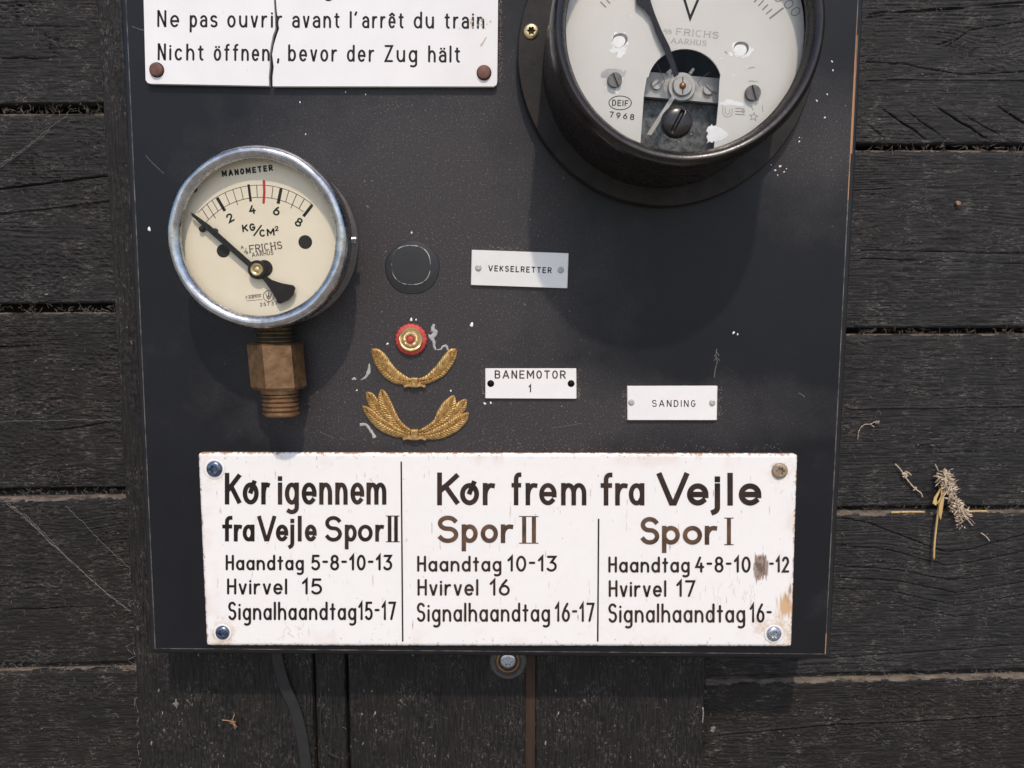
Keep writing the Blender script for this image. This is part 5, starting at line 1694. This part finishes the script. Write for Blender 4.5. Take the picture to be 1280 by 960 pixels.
HF = H_PL + .9 * MM
fluff("plant_fluff", "pale twisted plant fluff left of the dried grass head", "fluff", [[(1119, 580), (1125, 586), (1129, 592), (1136, 602), (1144, 611), (1151, 616), (1153, 621)], [(1128, 592), (1134, 590), (1139, 594)]], .28 * MM, HF, 'chaff', [(1131, 594, 16, 5), (1144, 611, 8, 3)])
fluff("fluff_thread", "curled thread of fluff on the right hand plank, close to the board", "fluff", [[(1072, 549), (1074, 538), (1080, 531), (1088, 530), (1094, 527), (1099, 528)], [(1088, 530), (1093, 534)]], .16 * MM, HF, 'chaff', [(1097, 527, 9, 4)])
fluff("seed_husk", "small spiky orange brown husk on the upright plank at bottom left", "husk", [[(278, 900), (286, 901), (291, 903), (296, 909)], [(290, 902), (293, 893)], [(291, 903), (294, 911)]], .3 * MM, H_UP + 1 * MM, 'chip', [(291, 903, 10, 4)])
fluff("lint_tuft", "pale tuft of lint on the upright plank below the board's left corner", "lint", [[(220, 874), (220, 880), (221, 885)]], .3 * MM, H_UP + .9 * MM, 'web', [(220, 880, 14, 4)])
fluff("paint_flake", "white flake on the joint where the right hand planks meet the upright plank", "flake", [[(878.5, 884), (879, 893), (878, 903)]], .35 * MM, H_UP + .3 * MM, 'web', [(890, 912, 8, 5)])
mb = MB(); pxprism(mb, [(1195, 252.5), (1198, 250.8), (1201.5, 253), (1201, 255.5), (1197, 257)], H_PL + 1.8 * MM, H_PL + .3 * MM, .2 * MM)
tag(mb.build("bark_chip", M['chip'], origin=at(1198, 257, H_PL)), "tiny orange bark chip on the plank right of the board", "chip")
fluff("straw_piece", "short bleached straw lying in the gap beside the dried grass", "straw", [[(1114, 640.5), (1135, 640), (1155, 640)]], .5 * MM, H_PL - 1.0 * MM, 'straw')
fluff("straw_piece", "short bleached straw in the plank gap right of the dried grass", "straw", [[(1210, 639.5), (1222, 639), (1234, 639)]], .5 * MM, H_PL - 1.0 * MM, 'straw')

def web(label, paths, r=.09, h=1.3):
    mb_ = MB()
    for p in paths:
        c_ = curve_pts(p, 14)
        tube(mb_, [at(x + rr.gauss(0, .55), y + rr.gauss(0, .55), H_PL + (h + rr.uniform(-.1, .3)) * MM) for x, y in c_], r * MM, 4)
    tag(mb_.build("cobweb_strand", M['web'], origin=at(*paths[0][0], H_PL)), label, "cobweb", "cobweb strands on the left planks")


web("long slanting cobweb strand across the fifth left plank", [[(6, 626), (30, 645), (60, 675), (90, 702), (120, 730), (145, 750), (164, 764)], [(8, 629), (40, 656), (75, 690)], [(95, 708), (130, 738), (163, 766)], [(30, 642), (66, 678), (90, 705)]], .075)
web("short slanting cobweb strand near the top left, below the first gap", [[(-30, 226), (0, 206), (25, 189), (50, 170), (70, 154), (82, 146)], [(0, 209), (30, 188), (60, 165)]], .08)
web("faint cobweb strand parallel to the long one, nearer the board", [[(82, 632), (105, 655), (135, 685), (163, 712)]], .07)
web("level cobweb thread across the brownish left plank", [[(-40, 527), (40, 526), (100, 524.5), (150, 525)]], .06)
mbw = MB()
for k in range(46):
    t_ = rr.random(); y = 700 + 260 * t_; x = 166 + 12 * t_ + rr.gauss(0, 1.5)
    p = [(x, y), (x + rr.gauss(0, 4), y + rr.uniform(3, 9)), (x + rr.gauss(0, 4), y + rr.uniform(8, 20))]
    tube(mbw, [at(a_, b_, H_PL + rr.uniform(1.0, 4.5) * MM) for a_, b_ in curve_pts(p, 4)], .09 * MM, 4)
tag(mbw.build("cobweb_fringe", M['web'], origin=at(178, 960, H_PL)), "ragged cobweb fringe along the joint at the ends of the lower left planks", "cobweb")

# lint: countless fibres clinging to the rough wood and in the gaps
mbl = MB()
def fibre(x, y, h, L, r):
    a_ = rr.uniform(0, 6.28); b_ = a_ + rr.gauss(0, .9)
    p0 = at(x, y, h); m_ = mpx(y, h)
    pts_ = [p0, p0 + Vector((math.cos(a_) * L * .5, -rr.uniform(.0, .5) * MM, math.sin(a_) * L * .5)), p0 + Vector((math.cos(a_) * L * .5 + math.cos(b_) * L * .5, -rr.uniform(-.2, .5) * MM, math.sin(a_) * L * .5 + math.sin(b_) * L * .5))]
    tube(mbl, pts_, r, 3)
for k in range(1500):
    x = rr.uniform(-120, 165) if rr.random() < .45 else rr.uniform(1050, 1400)
    y = rr.uniform(-60, 1000)
    fibre(x, y, H_PL + rr.uniform(.2, .7) * MM, rr.uniform(.8, 3.2) * MM, rr.uniform(.03, .07) * MM)
for k in range(420):
    x = rr.uniform(180, 1000); y = rr.uniform(870, 1010)
    fibre(x, y, (H_UP if x < 880 else H_PL) + rr.uniform(.2, .7) * MM, rr.uniform(.8, 2.6) * MM, rr.uniform(.03, .07) * MM)
for (xa, xb, yy) in ((-100, 130, 138), (-100, 146, 387), (-100, 160, 616), (-100, 172, 833), (1078, 1400, 185), (1064, 1400, 414), (1052, 1400, 638), (990, 1400, 846)):
    for k in range(150 if xa > 0 else 110):
        x = rr.uniform(xa, xb); sl = (x - xa) / (xb - xa)
        y = yy + (-7 * sl if yy in (846,) else 0) + rr.uniform(-4, 4)
        fibre(x, y, H_PL - rr.uniform(.0, 3) * MM, rr.uniform(1.5, 4.5) * MM, rr.uniform(.04, .09) * MM)
tag(mbl.build("lint", M['lint']), "grey brown lint and fibres clinging to the planks", "lint", kind="stuff")
